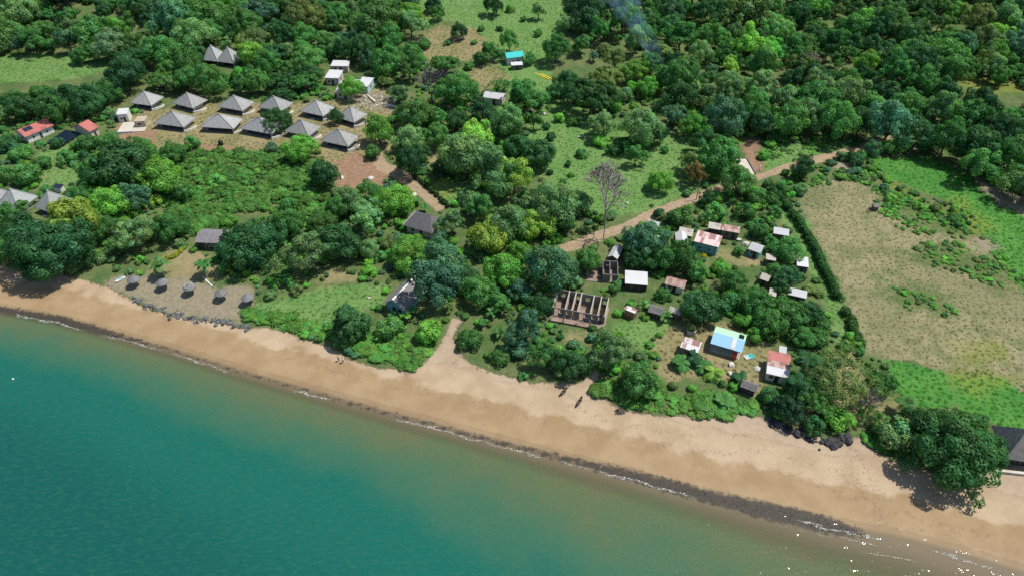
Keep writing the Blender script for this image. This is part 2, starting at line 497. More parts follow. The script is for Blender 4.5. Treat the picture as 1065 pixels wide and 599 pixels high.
ZW = {k: [poly(p) for p in v] for k, v in ZONES.items()}
MAIN_ROAD = [(935, 142), (905, 152), (873, 160), (845, 167), (820, 174), (796, 182), (772, 189), (742, 199), (712, 210), (680, 223), (650, 236), (622, 246), (592, 257), (568, 265), (548, 274)]
RED_TRACK = [(396, 172), (412, 180), (428, 190), (445, 203), (462, 217)]
ZW['road'] = [strip(MAIN_ROAD, [1.7 + 0.35 * math.sin(i * 2.3) for i in range(len(MAIN_ROAD))]), strip([(388, 150), (396, 172)], 2.0), strip(RED_TRACK, 2.3)]
WEED_PX = [(-10, 321), (60, 333), (110, 346), (180, 365), (250, 387), (300, 401), (400, 429), (500, 455), (560, 470), (600, 480), (640, 490), (700, 506), (740, 517), (780, 527), (830, 538), (868, 548), (900, 556)]
ZW['weed'] = [strip(WEED_PX, [1.1, 1.4, 0.9, 0.1, 0.1, 0.12, 0.2, 0.3, 0.45, 0.65, 1.0, 1.4, 1.2, 1.6, 1.75, 1.5, 0.3])]
TRACKS = [[(876, 452), (888, 480), (898, 512), (906, 548)], [(884, 452), (900, 485), (912, 520), (918, 552)], [(800, 486), (850, 505), (905, 523), (960, 540), (1010, 552), (1065, 575)],
          [(915, 545), (960, 553), (1000, 563), (1065, 586)], [(640, 455), (720, 470), (800, 470), (870, 490), (930, 520)], [(300, 372), (380, 396), (470, 415), (560, 437), (640, 452)], [(478, 362), (470, 385), (440, 405), (400, 400)], [(588, 420), (640, 440), (700, 450), (790, 452)]]
ZW['track'] = [strip(t, 0.45) for t in TRACKS]
SLAB_TRACK = [(771, 166), (780, 182)]

def sdf(x, y, pl):
    best = np.full(x.shape, -9.0)
    for p in pl:
        px = np.array([a[0] for a in p]); py = np.array([a[1] for a in p])
        m = (x > px.min() - 9) & (x < px.max() + 9) & (y > py.min() - 9) & (y < py.max() + 9)
        if not m.any(): continue
        d = seg_dist(x[m], y[m], px, py, True)
        ins = in_poly(x[m], y[m], p)
        best[m] = np.maximum(best[m], np.clip(np.where(ins, d, -d), -9, 9))
    return best

def axis_lines(lo, hi, step, far_lo, far_hi):
    a = list(np.arange(lo, hi + 1e-6, step))
    s, v = step, hi
    while v < far_hi: s *= 1.35; v += s; a.append(v)
    s, v = step, lo
    while v > far_lo: s *= 1.35; v -= s; a.insert(0, v)
    return np.array(a)
gx = axis_lines(-300, 300, 1.25, -5000, 5000)
gy = axis_lines(42, 372, 1.25, -3000, 6000)
GX, GY = np.meshgrid(gx, gy)
X, Y = GX.ravel(), GY.ravel()
Z = terrain(X, Y)
nx, ny = len(gx), len(gy)
ii, jj = np.meshgrid(np.arange(nx - 1), np.arange(ny - 1))
q0 = (jj * nx + ii).ravel()
QUADS = np.stack([q0, q0 + 1, q0 + 1 + nx, q0 + nx], 1)
ATT = {k: sdf(X, Y, ZW[k]) for k in ZONES}
ATT['sand'] = np.where(coast(X, Y) < 4, 9.0, ATT['sand'])
ATT['coast'] = np.clip(coast(X, Y), -60, 60)

# --- ground material: real colours of sand, soil, grass and crops, blended along ragged edges
def ground_material():
    m, nt, p = new_mat('ground_cover')
    q = NT(nt)
    geo = q.n('ShaderNodeNewGeometry').outputs['Position']
    n1 = q.noise(geo, 0.9, 5, 0.65)
    n2 = q.noise(geo, 0.16, 4, 0.6)
    n3 = q.noise(geo, 3.2, 3, 0.6)
    n4 = q.noise(geo, 0.045, 3, 0.5)
    def mask(name, edge=0.5, amp=2.2, off=0.0):
        s = q.attr('s_' + name).outputs['Fac']
        w = q.math('ADD', q.math('MULTIPLY', q.math('SUBTRACT', n1, 0.5), amp * 1.6), q.math('MULTIPLY', q.math('SUBTRACT', n2, 0.5), amp * 1.6))
        return q.ramp(q.math('ADD', q.math('ADD', s, w), off), -edge, edge)
    r1 = q.ramp(n1, 0.32, 0.68); r2 = q.ramp(n2, 0.34, 0.66); r3 = q.ramp(n3, 0.35, 0.65); r4 = q.ramp(n4, 0.35, 0.65)
    c = q.mix(r2, (0.075, 0.135, 0.040), (0.13, 0.175, 0.062))
    c = q.mix(q.math('MULTIPLY', r1, 0.5), c, (0.045, 0.075, 0.022))
    c = q.mix(q.math('MULTIPLY', q.math('MULTIPLY', r2, r3), 0.35), c, (0.19, 0.15, 0.08))
    lawn = q.mix(r2, (0.11, 0.24, 0.06), (0.16, 0.275, 0.085)); lawn = q.mix(q.math('MULTIPLY', r3, 0.5), lawn, (0.075, 0.13, 0.032))
    lawn = q.mix(q.math('MULTIPLY', q.ramp(n4, 0.6, 0.74), 0.5), lawn, (0.25, 0.215, 0.10))
    c = q.mix(mask('lawn', 0.8, 3.5), c, lawn)
    tan = q.mix(r2, (0.19, 0.185, 0.08), (0.30, 0.235, 0.135)); tan = q.mix(q.math('MULTIPLY', r1, 0.5), tan, (0.17, 0.18, 0.065))
    c = q.mix(mask('tan', 1.2, 4.5), c, tan)
    viv = q.mix(r2, (0.05, 0.20, 0.03), (0.085, 0.25, 0.042)); viv = q.mix(q.math('MULTIPLY', r3, 0.35), viv, (0.045, 0.115, 0.02))
    c = q.mix(mask('viv', 0.5, 1.2), c, viv)
    dry = q.mix(r1, (0.27, 0.245, 0.135), (0.22, 0.215, 0.11)); dry = q.mix(q.math('MULTIPLY', q.ramp(n1, 0.5, 0.62), 0.6), dry, (0.20, 0.155, 0.09))
    dry = q.mix(q.math('MULTIPLY', q.ramp(n2, 0.46, 0.63), 0.75), dry, (0.125, 0.15, 0.06))
    dry = q.mix(q.math('MULTIPLY', q.ramp(n4, 0.5, 0.64), 0.5), dry, (0.15, 0.165, 0.075))
    c = q.mix(mask('dry', 0.7, 3.5), c, dry)
    c = q.mix(q.math('MULTIPLY', mask('bush', 2.5, 7.0), 0.75), c, q.mix(r1, (0.05, 0.10, 0.025), (0.09, 0.15, 0.035)))
    c = q.mix(q.math('MULTIPLY', mask('yel', 2.2, 6.0), 0.5), c, q.mix(r1, (0.25, 0.26, 0.035), (0.14, 0.19, 0.03)))
    c = q.mix(mask('grey', 1.0, 5.0), c, q.mix(r1, (0.28, 0.235, 0.17), (0.205, 0.185, 0.12)))
    c = q.mix(mask('red', 0.7, 4.5), c, q.mix(r1, (0.30, 0.19, 0.12), (0.21, 0.13, 0.082)))
    road = q.mix(r1, (0.36, 0.265, 0.175), (0.29, 0.21, 0.135)); road = q.mix(q.math('MULTIPLY', r2, 0.3), road, (0.42, 0.335, 0.24))
    sr = q.attr('s_road').outputs['Fac']
    rut = q.math('MULTIPLY', q.ramp(q.math('ABSOLUTE', q.math('SUBTRACT', sr, 0.75)), 0.42, 0.1), q.ramp(n1, 0.3, 0.6))
    road = q.mix(q.math('MULTIPLY', rut, 0.45), road, (0.22, 0.155, 0.10))
    road = q.mix(q.math('MULTIPLY', q.ramp(sr, 1.25, 1.7), q.math('MULTIPLY', r1, 0.55)), road, (0.16, 0.17, 0.07))
    c = q.mix(mask('road', 0.35, 1.0), c, road)
    # beach: dry sand above, damp smooth sand below the high water line, weed wrack at the edge
    co = q.attr('coast').outputs['Fac']
    cn = q.math('ADD', co, q.math('ADD', q.math('MULTIPLY', q.math('SUBTRACT', n2, 0.5), 7.0), q.math('MULTIPLY', q.math('SUBTRACT', n1, 0.5), 1.6)))
    sand = q.mix(r2, (0.325, 0.242, 0.155), (0.405, 0.318, 0.215)); sand = q.mix(q.math('MULTIPLY', r3, 0.35), sand, (0.285, 0.21, 0.132))
    back = q.mix(r1, (0.345, 0.27, 0.20), (0.27, 0.215, 0.16))
    sand = q.mix(q.math('MULTIPLY', q.ramp(cn, 14, 20), 0.7), sand, back)
    sand = q.mix(q.math('MULTIPLY', q.ramp(q.math('ABSOLUTE', q.math('SUBTRACT', cn, 15.5)), 0.7, 0.1), q.math('MULTIPLY', r3, 0.5)), sand, (0.2, 0.15, 0.11))
    wet = q.mix(r2, (0.258, 0.176, 0.096), (0.31, 0.222, 0.128))
    wet = q.mix(q.math('MULTIPLY', r1, 0.25), wet, (0.235, 0.165, 0.095))
    sand = q.mix(q.ramp(cn, 9.8, 8.4), sand, wet)
    sand = q.mix(q.ramp(co, 1.3, 0.0), sand, (0.16, 0.12, 0.075))
    tr = q.ramp(q.math('ADD', q.attr('s_track').outputs['Fac'], q.math('MULTIPLY', q.math('SUBTRACT', n1, 0.5), 2.5)), -0.5, 0.3)
    dots = q.ramp(q.noise(geo, 2.2, 2, 0.5), 0.52, 0.62)
    sand = q.mix(q.math('MULTIPLY', q.math('MULTIPLY', tr, dots), 0.55), sand, (0.15, 0.11, 0.075))
    litter = q.math('MULTIPLY', q.ramp(q.noise(geo, 4.5, 2, 0.5), 0.66, 0.72), q.ramp(cn, 7, 16))
    sand = q.mix(q.math('MULTIPLY', litter, 0.5), sand, (0.13, 0.09, 0.065))
    c = q.mix(mask('sand', 0.3, 1.3), c, sand)
    s = q.attr('s_weed').outputs['Fac']
    wm = q.ramp(q.math('ADD', s, q.math('ADD', q.math('MULTIPLY', q.math('SUBTRACT', n1, 0.5), 3.0), q.math('MULTIPLY', q.math('SUBTRACT', n3, 0.5), 0.9))), -0.6, 0.3)
    c = q.mix(q.math('MULTIPLY', wm, 0.93), c, q.mix(r3, (0.026, 0.023, 0.024), (0.048, 0.040, 0.036)))
    nt.links.new(c, p.inputs['Base Color'])
    rg = q.math('SUBTRACT', 0.92, q.math('MULTIPLY', q.math('MULTIPLY', q.ramp(cn, 6, 0), mask('sand')), 0.35))
    nt.links.new(rg, p.inputs['Roughness'])
    p.inputs['Specular IOR Level'].default_value = 0.2
    # relief: rough in vegetation and fields, almost none on sand
    notsand = q.math('SUBTRACT', 1.0, q.math('MULTIPLY', mask('sand'), 0.86))
    h = q.math('MULTIPLY', q.math('ADD', q.math('MULTIPLY', n1, 0.6), q.math('MULTIPLY', n3, 0.4)), notsand)
    nt.links.new(q.bump(h, 1.0, 0.7), p.inputs['Normal'])
    return m
M['ground'] = ground_material()

QC = np.stack([X[QUADS].mean(1), Y[QUADS].mean(1)], 1)
fsd = {k: ATT[k][QUADS].mean(1) for k in ATT}
owner = np.zeros(len(QUADS), int)           # 0 = ground
OWN = [('ground', None), ('dry_field', 'dry'), ('crop_field', 'viv'), ('lawn', 'lawn'), ('bare_earth', 'red'), ('dirt_road', 'road'), ('beach', 'sand')]
for i, (nm, k) in enumerate(OWN):
    if k: owner[fsd[k] > 0] = i
GROUND = {}
for i, (nm, k) in enumerate(OWN):
    f = QUADS[owner == i]
    used, inv = np.unique(f, return_inverse=True)
    me = np_mesh(nm, np.stack([X[used], Y[used], Z[used]], 1), inv.reshape(f.shape))
    for k2 in ATT:
        set_attr(me, 'coast' if k2 == 'coast' else 's_' + k2, ATT[k2][used].astype(np.float32))
    o = link_mesh(nm, me, M['ground'], smooth=True)
    o['kind'] = 'structure'
    GROUND[nm] = o

# --- sea
def sea_material():
    m = bpy.data.materials.new('sea_water')
    m.use_nodes = True
    nt = m.node_tree; nt.nodes.clear()
    q = NT(nt)
    geo = q.n('ShaderNodeNewGeometry').outputs['Position']
    dep = q.attr('depth').outputs['Fac']
    mp = q.n('ShaderNodeMapping'); mp.inputs['Rotation'].default_value = (0, 0, R(-24)); mp.inputs['Scale'].default_value = (0.45, 1.25, 1)
    nt.links.new(geo, mp.inputs[0])
    nb = q.noise(geo, 0.05, 4, 0.6)
    nm = q.noise(mp.outputs[0], 0.35, 4, 0.6)
    nf = q.noise(mp.outputs[0], 1.5, 3, 0.65)
    nff = q.noise(geo, 3.4, 2, 0.6)
    dn = q.math('ADD', dep, q.math('MULTIPLY', q.math('SUBTRACT', nb, 0.5), 24.0))
    dn = q.math('ADD', dn, q.math('MULTIPLY', q.math('SUBTRACT', nm, 0.5), 4.0))
    c = q.mix(q.ramp(dn, 0, 7), (0.125, 0.112, 0.05), (0.10, 0.122, 0.05))
    c = q.mix(q.ramp(dn, 5, 20), c, (0.045, 0.120, 0.066))
    c = q.mix(q.ramp(dn, 17, 32), c, (0.008, 0.105, 0.075))
    c = q.mix(q.ramp(dn, 34, 74), c, (0.005, 0.074, 0.061))
    c = q.mix(q.math('MULTIPLY', q.ramp(nf, 0.42, 0.72), 0.3), c, (0.05, 0.135, 0.095))
    c = q.mix(q.math('MULTIPLY', q.ramp(nff, 0.62, 0.40), 0.3), c, (0.008, 0.062, 0.058))
    co = q.attr('coast').outputs['Fac']
    d = q.n('ShaderNodeBsdfDiffuse')
    w1 = q.noise(mp.outputs[0], 0.9, 0.0, 0.5); w2 = q.noise(geo, 1.5, 0.0, 0.5)
    b = q.math('ADD', q.math('MULTIPLY', w1, 0.6), q.math('ADD', q.math('MULTIPLY', w2, 0.28), q.math('MULTIPLY', q.noise(mp.outputs[0], 0.3, 1.0, 0.5), 0.8)))
    nrm = q.bump(b, 1.0, 0.25)
    # broken foam along the wash
    fo = q.math('ADD', co, q.math('ADD', q.math('MULTIPLY', q.math('SUBTRACT', nm, 0.5), 2.6), q.math('MULTIPLY', q.math('SUBTRACT', nf, 0.5), 1.6)))
    sx = q.n('ShaderNodeSeparateXYZ'); nt.links.new(geo, sx.inputs[0])
    lines = None
    for (o_, w_, sc_, lo_) in ((0.75, 0.30, 0.06, 0.42), (2.1, 0.2, 0.09, 0.52), (3.9, 0.26, 0.055, 0.56)):
        l_ = q.math('MULTIPLY', q.ramp(q.math('ABSOLUTE', q.math('ADD', fo, o_)), w_, 0.03), q.ramp(q.noise(geo, sc_, 2, 0.5), lo_, lo_ + 0.1))
        if o_ > 1: l_ = q.math('MULTIPLY', l_, q.ramp(sx.outputs[0], 40, 70))
        lines = l_ if lines is None else q.math('MAXIMUM', lines, l_)
    foam = q.math('MULTIPLY', lines, q.math('ADD', q.math('MULTIPLY', q.ramp(nff, 0.38, 0.6), 0.75), 0.1))
    c = q.mix(foam, c, (0.55, 0.55, 0.53))
    nt.links.new(c, d.inputs['Color'])
    g = q.n('ShaderNodeBsdfGlossy'); g.inputs['Roughness'].default_value = 0.055
    nt.links.new(nrm, g.inputs['Normal'])
    fr = q.n('ShaderNodeFresnel'); fr.inputs['IOR'].default_value = 1.33; nt.links.new(nrm, fr.inputs['Normal'])
    s = q.n('ShaderNodeMixShader'); nt.links.new(q.math('MULTIPLY', fr.outputs[0], 0.8), s.inputs[0])
    nt.links.new(d.outputs[0], s.inputs[1]); nt.links.new(g.outputs[0], s.inputs[2])
    t = q.n('ShaderNodeBsdfTransparent')
    clear = q.math('MULTIPLY', q.ramp(dep, 5.5, 0.0), q.math('SUBTRACT', 1.0, foam))
    s2 = q.n('ShaderNodeMixShader'); nt.links.new(q.math('MULTIPLY', clear, 0.9), s2.inputs[0])
    nt.links.new(s.outputs[0], s2.inputs[1]); nt.links.new(t.outputs[0], s2.inputs[2])
    out = q.n('ShaderNodeOutputMaterial'); nt.links.new(s2.outputs[0], out.inputs['Surface'])
    return m
cs = coast(X, Y)
sq = (cs[QUADS] < 1.6).any(1)
f = QUADS[sq]
used, inv = np.unique(f, return_inverse=True)
sme = np_mesh('sea', np.stack([X[used], Y[used], np.full(len(used), 0.03)], 1), inv.reshape(f.shape))
depth_a = np.maximum(-cs[used], 0) * np.interp(X[used], [-130, -40, 20, 70, 130], [2.4, 1.6, 0.9, 0.42, 0.26])
set_attr(sme, 'depth', depth_a.astype(np.float32))
set_attr(sme, 'coast', np.clip(cs[used], -60, 60).astype(np.float32))
sea = link_mesh('sea', sme, sea_material(), smooth=True)
sea['kind'] = 'structure'
# ------------------------------------------------------------------ buildings
FOOT = []            # (x, y, radius) kept free of scattered plants
LAND = []            # (phrase, u, v): landmarks for telling things apart

class Frame:
    """rectangle whose front-left, front-right and back-right corners are seen at given heights"""
    def __init__(self, fl, fr, br=None, eave=2.4, depth=None, h_back=None):
        a, b = GP(*fl, eave), GP(*fr, eave)
        self.z = min(a.z, b.z) - 0.05
        ax = Vector((b.x - a.x, b.y - a.y, 0)); self.w = ax.length
        ang = math.atan2(ax.y, ax.x)
        if br is not None and depth is None:
            c = GP(*br, eave if h_back is None else h_back)
            dv = Vector((c.x - b.x, c.y - b.y, 0))
            depth = max(dv.length * 0.97, 1.6)
            # average the directions of the two seen sides
            a2 = math.atan2(dv.y, dv.x) - math.pi / 2
            df = (a2 - ang + math.pi) % (2 * math.pi) - math.pi
            ang = ang + 0.45 * max(-0.6, min(0.6, df))
        self.d, self.rz = depth, ang
        ux = Vector((math.cos(ang), math.sin(ang), 0)); uy = Vector((-ux.y, ux.x, 0))
        mid = (a + b) / 2
        c = mid + uy * (depth / 2)
        self.loc = (c.x, c.y, self.z)
        FOOT.append((c.x, c.y, 0.5 * math.hypot(self.w, depth) + 0.4))

def roof_mesh(kind, w, d, z0, rise, ov=0.5, t=0.10, ridge=0.0):
    """kind: pyramid, hip, gable_x (ridge along the front), gable_y (gable faces front), mono (falls to the front), mono_back"""
    x, y = w / 2 + ov, d / 2 + ov
    m = MB()
    if kind == 'pyramid':
        V = [(-x, -y, z0), (x, -y, z0), (x, y, z0), (-x, y, z0), (0, 0, z0 + rise)]
        F = [(0, 1, 4), (1, 2, 4), (2, 3, 4), (3, 0, 4)]
    elif kind == 'hip':
        r = ridge / 2
        V = [(-x, -y, z0), (x, -y, z0), (x, y, z0), (-x, y, z0), (-r, 0, z0 + rise), (r, 0, z0 + rise)]
        F = [(0, 1, 5, 4), (1, 2, 5), (2, 3, 4, 5), (3, 0, 4)]
    elif kind == 'gable_x':
        V = [(-x, -y, z0), (x, -y, z0), (x, y, z0), (-x, y, z0), (-x, 0, z0 + rise), (x, 0, z0 + rise)]
        F = [(0, 1, 5, 4), (5, 2, 3, 4)]
    elif kind == 'gable_y':
        V = [(-x, -y, z0), (x, -y, z0), (x, y, z0), (-x, y, z0), (0, -y, z0 + rise), (0, y, z0 + rise)]
        F = [(0, 4, 5, 3), (4, 1, 2, 5)]
    elif kind == 'mono':
        V = [(-x, -y, z0), (x, -y, z0), (x, y, z0 + rise), (-x, y, z0 + rise)]
        F = [(0, 1, 2, 3)]
    else:
        V = [(-x, -y, z0 + rise), (x, -y, z0 + rise), (x, y, z0), (-x, y, z0)]
        F = [(0, 1, 2, 3)]
    return m.sheet(V, F, t)

def wall_mesh(kind, w, d, h, rise, inset=0.0):
    x, y = w / 2 - inset, d / 2 - inset
    m = MB()
    if kind == 'mono':
        V = [(-x, -y, 0), (x, -y, 0), (x, y, 0), (-x, y, 0), (-x, -y, h), (x, -y, h), (x, y, h + rise * .9), (-x, y, h + rise * .9)]
        m.add(V, [(0, 1, 5, 4), (1, 2, 6, 5), (2, 3, 7, 6), (3, 0, 4, 7), (4, 5, 6, 7), (3, 2, 1, 0)])
    elif kind == 'gable_x':
        V = [(-x, -y, 0), (x, -y, 0), (x, y, 0), (-x, y, 0), (-x, -y, h), (x, -y, h), (x, y, h), (-x, y, h), (-x, 0, h + rise * .88), (x, 0, h + rise * .88)]
        m.add(V, [(0, 1, 5, 4), (1, 2, 6, 9, 5), (2, 3, 7, 6), (3, 0, 4, 8, 7), (3, 2, 1, 0), (4, 5, 9, 8), (9, 6, 7, 8)])
    elif kind == 'gable_y':
        V = [(-x, -y, 0), (x, -y, 0), (x, y, 0), (-x, y, 0), (-x, -y, h), (x, -y, h), (x, y, h), (-x, y, h), (0, -y, h + rise * .88), (0, y, h + rise * .88)]
        m.add(V, [(0, 1, 5, 8, 4), (1, 2, 6, 5), (2, 3, 7, 9, 6), (3, 0, 4, 7), (3, 2, 1, 0), (4, 8, 9, 7), (8, 5, 6, 9)])
    else:
        m.box(-x, x, -y, y, 0, h)
    return m

def opening(root, side, pos, ow, oh, z, w, d, frame_mat, pane_mat, name='window', inset=0.0):
    """a framed window or a door set 3 cm proud on one wall; pos -1..1 along it"""
    x, y = w / 2 - inset, d / 2 - inset
    f, p, h = MB(), MB(), MB()
    def put(m, a0, a1, b0, b1, t0, t1):
        if side == 'F': m.box(a0, a1, -y - t1, -y - t0, b0, b1)
        if side == 'B': m.box(a0, a1, y + t0, y + t1, b0, b1)
        if side == 'R': m.box(x + t0, x + t1, a0, a1, b0, b1)
        if side == 'L': m.box(-x - t1, -x - t0, a0, a1, b0, b1)
    c = pos * ((x if side in 'FB' else y) - ow / 2 - 0.15)
    a0, a1, b0, b1, t = c - ow / 2, c + ow / 2, z, z + oh, 0.08
    put(f, a0, a0 + t, b0, b1, 0.003, 0.06); put(f, a1 - t, a1, b0, b1, 0.003, 0.06)
    put(f, a0 + t, a1 - t, b1 - t, b1, 0.003, 0.06)
    if name == 'window': put(f, a0 + t, a1 - t, b0, b0 + t, 0.003, 0.06)
    put(p, a0 + t, a1 - t, b0 + (t if name == 'window' else 0), b1 - t, 0.003, 0.03)
    fo = f.build(name, frame_mat, root)
    p.build('pane' if name == 'window' else 'door_leaf', pane_mat, fo)
    if name != 'window':
        put(h, a1 - t - 0.14, a1 - t - 0.06, b0 + 1.0, b0 + 1.1, 0.03, 0.08)
        h.build('handle', M['ridge'], fo)

def house(name, label, cat, fl, fr, br=None, eave=2.3, depth=None, kind='gable_x', rise=0.8, wall='plank', roof='metal_grey', ov=0.35,
          doors=(('F', 0.1),), wins=(('F', -0.7), ('R', 0.0)), frame='plank', land=None, group=None, h_back=None, ridge=0.0, ridge_cap=None):
    fm = Frame(fl, fr, br, eave, depth, h_back)
    w, d = max(fm.w - 2 * ov, 1.2), max(fm.d - 2 * ov, 1.2)
    root = empty(name, fm.loc, fm.rz, label, cat, group)
    wall_mesh(kind, w, d, eave - 0.02, rise).build('wall', M[wall], root)
    rf = roof_mesh(kind, w, d, eave - 0.02 - (0.0 if kind in ('pyramid', 'hip') else 0.0) + 0.06, rise, ov, 0.07, ridge).build('roof', M[roof], root)
    if ridge_cap:
        m = MB(); z = eave + 0.04 + rise
        if kind == 'gable_y': m.box(-0.22, 0.22, -d / 2 - ov - .02, d / 2 + ov + .02, z - 0.03, z + 0.05)
        else: m.box(-w / 2 - ov - .02, w / 2 + ov + .02, -0.2, 0.2, z - 0.03, z + 0.05)
        m.build('ridge_cap', M[ridge_cap], rf)
    for (s, p) in doors:
        opening(root, s, p, 0.9, min(1.95, eave - 0.25), 0.02, w, d, M[frame], M['timber'], 'door')
    for (s, p) in wins:
        opening(root, s, p, 0.9, 0.8, min(1.0, eave - 1.15), w, d, M[frame], M['glass'], 'window')
    if land: LAND.append((land, (fl[0] + fr[0]) / 2, (fl[1] + fr[1]) / 2 - 4))
    return root, fm, w, d

def bungalow(label, fl, fr, br, land, mat='shingle', apex=3.3, wings=True, group='grey pyramid-roofed bungalows'):
    fm = Frame(fl, fr, br, 2.0)
    ov = 1.25
    w, d = fm.w * 1.06 - 2 * ov, max(fm.d * 1.04 - 2 * ov, 4.5)
    root = empty('bungalow', fm.loc, fm.rz, label, 'bungalow', group)
    MB().box(-w / 2 - 0.9, w / 2 + 0.9, -d / 2 - 0.9, d / 2 + 0.5, -0.4, 0.18).build('plinth', M['concrete'], root)
    # side and back walls white, front a recessed timber screen behind the verandah
    m = MB(); t = 0.2
    m.box(-w / 2, -w / 2 + t, -d / 2, d / 2, 0.18, 2.35); m.box(w / 2 - t, w / 2, -d / 2, d / 2, 0.18, 2.35)
    m.box(-w / 2 + t, w / 2 - t, d / 2 - t, d / 2, 0.18, 2.35)
    m.build('wall', M['white'], root)
    sy = -d / 2 + 1.3
    MB().box(-w / 2 + t, w / 2 - t, sy, sy + 0.15, 0.18, 2.35).build('front_screen', M['timber'], root)  # shade of the open verandah's interior put into the screen's dark colour
    for px_ in (-0.55, 0.55):
        f = MB().box(px_ * w / 2 - 0.7, px_ * w / 2 + 0.7, sy - 0.05, sy - 0.003, 0.7, 1.9).build('window', M['deck'], root)
        MB().box(px_ * w / 2 - 0.6, px_ * w / 2 + 0.6, sy - 0.07, sy - 0.053, 0.8, 1.8).build('pane', M['glass'], f)
    dr = MB().box(-0.5, 0.5, sy - 0.06, sy - 0.003, 0.18, 2.1).build('door', M['deck'], root)
    MB().box(0.34, 0.42, sy - 0.1, sy - 0.063, 1.15, 1.25).build('handle', M['ridge'], dr)
    for px_ in (-0.98, -0.34, 0.34, 0.98):
        MB().tube([(px_ * w / 2, -d / 2 - 0.6, 0.18), (px_ * w / 2, -d / 2 - 0.6, 2.2)], 0.09, 8).build('post', M['timber'], root)
    for k, py in enumerate((-0.3, 0.4)):
        f = MB().box(w / 2 + 0.003, w / 2 + 0.05, py * d / 2 - 0.6, py * d / 2 + 0.6, 1.0, 2.1).build('window', M['deck'], root)
        MB().box(w / 2 + 0.053, w / 2 + 0.07, py * d / 2 - 0.5, py * d / 2 + 0.5, 1.1, 2.0).build('pane', M['glass'], f)
    MB().box(-0.9, 0.9, -d / 2 - 1.7, -d / 2 - 0.9, -0.4, 0.06).build('front_step', M['white'], root)
    # curved white terrace wall sweeping round the right side
    if wings:
        m = MB(); n = 10; pts = []
        for k in range(n + 1):
            a = k / n
            pts.append((w / 2 + 0.9 + 1.9 * math.sin(a * math.pi * 0.62), -d / 2 - 1.2 + a * d * 0.95))
        for (a, b) in zip(pts[:-1], pts[1:]):
            dx, dy = b[0] - a[0], b[1] - a[1]; L = math.hypot(dx, dy); nx_, ny_ = -dy / L * 0.16, dx / L * 0.16
            V = [(a[0] - nx_, a[1] - ny_), (a[0] + nx_, a[1] + ny_), (b[0] + nx_, b[1] + ny_), (b[0] - nx_, b[1] - ny_)]
            m.add([(p[0], p[1], -0.5) for p in V] + [(p[0], p[1], 0.75) for p in V], [(3, 2, 1, 0), (4, 5, 6, 7), (0, 1, 5, 4), (1, 2, 6, 5), (2, 3, 7, 6), (3, 0, 4, 7)])
        m.build('terrace_wall', M['white'], root)
    rf = roof_mesh('pyramid', w, d, 2.0, apex, ov, 0.16).build('roof', M[mat], root)
    m = MB(); x, y = w / 2 + ov, d / 2 + ov
    for (sx, sy2) in ((-1, -1), (1, -1), (1, 1), (-1, 1)):
        m.tube([(sx * x, sy2 * y, 2.02), (0, 0, 2.02 + apex)], 0.11, 5)
    m.build('hip_ridge', M[mat], rf)
    MB().lathe([(0.35, 1.85 + apex), (0.3, 2.05 + apex), (0.1, 2.17 + apex)], 8).build('roof_cap', M[mat], rf)
    LAND.append((land, (fl[0] + fr[0]) / 2 + 3, (fl[1] + fr[1]) / 2 - 8))
    return root

bungalow('grey pyramid-roofed bungalow at the far left of the back row, half behind trees', (137, 106), (158, 109), (168, 101), 'the leftmost bungalow')
bungalow('grey pyramid-roofed bungalow of the back row, second from the left', (177.4, 108.4), (202.7, 110.4), (221.4, 103.7), 'the second bungalow of the back row')
bungalow('grey pyramid-roofed bungalow of the back row, third from the left', (226.8, 111), (253.5, 113.3), (266.2, 105.7), 'the third bungalow of the back row')
bungalow('grey pyramid-roofed bungalow at the left end of the front row', (160.7, 128), (193.4, 129), (204.7, 122), 'the left end of the front bungalow row')
bungalow('grey pyramid-roofed bungalow of the front row, second from the left', (209.7, 131), (243.5, 131.7), (251.5, 123.7), 'the second bungalow of the front row')
bungalow('grey pyramid-roofed bungalow of the front row, right side hidden by a dark tree', (250, 133.5), (284, 137), (296, 129), 'the third bungalow of the front row')
bungalow('grey pyramid-roofed bungalow of the back row behind the dark round tree', (268, 112), (294, 114), (308, 106.5), 'the fourth bungalow of the back row')
bungalow('grey pyramid-roofed bungalow of the back row, second from the right', (312, 115.5), (337, 119.5), (349.5, 111.5), 'the fifth bungalow of the back row')
bungalow('grey pyramid-roofed bungalow of the front row just right of the dark round tree', (297, 136), (323, 139.5), (334.5, 132), 'the fourth bungalow of the front row')
bungalow('grey pyramid-roofed bungalow at the right end of the back row, by the rubble', (349, 121.5), (369, 126.5), (384, 118.5), 'the right end of the back bungalow row')
bungalow('grey pyramid-roofed bungalow at the right end of the front row', (333.5, 146.5), (364, 149.5), (376.5, 142), 'the right end of the front bungalow row')
bungalow('pale grey hip-roofed bungalow above the beach trees at the left edge, with palm in front', (-4, 215), (19.5, 218), (40, 203), 'the pale bungalow at the left edge', 'shingle_pale', 4.2, False, 'pale bungalows at the left edge')
bungalow('pale grey hip-roofed bungalow right of its twin at the left edge', (36, 215.6), (53, 220.5), (77, 206.5), 'the pale bungalow above the beach trees', 'shingle_pale', 4.2, False, 'pale bungalows at the left edge')
bungalow('grey bungalow roof cut off by the left edge of the picture', (-34, 209), (-9, 213), (12, 199), 'the cut-off bungalow at the left edge', 'shingle', 4.2, False, 'pale bungalows at the left edge')
bungalow('left one of two steep grey roofs among the trees behind the bungalows', (209, 61), (226, 64), (234, 56), 'the pair of steep roofs', 'shingle_pale', 4.6, False, 'steep roofs among the back trees')
bungalow('right one of two steep grey roofs among the trees behind the bungalows', (226, 63), (243, 66), (252, 58), 'the right steep roof', 'shingle', 4.6, False, 'steep roofs among the back trees')

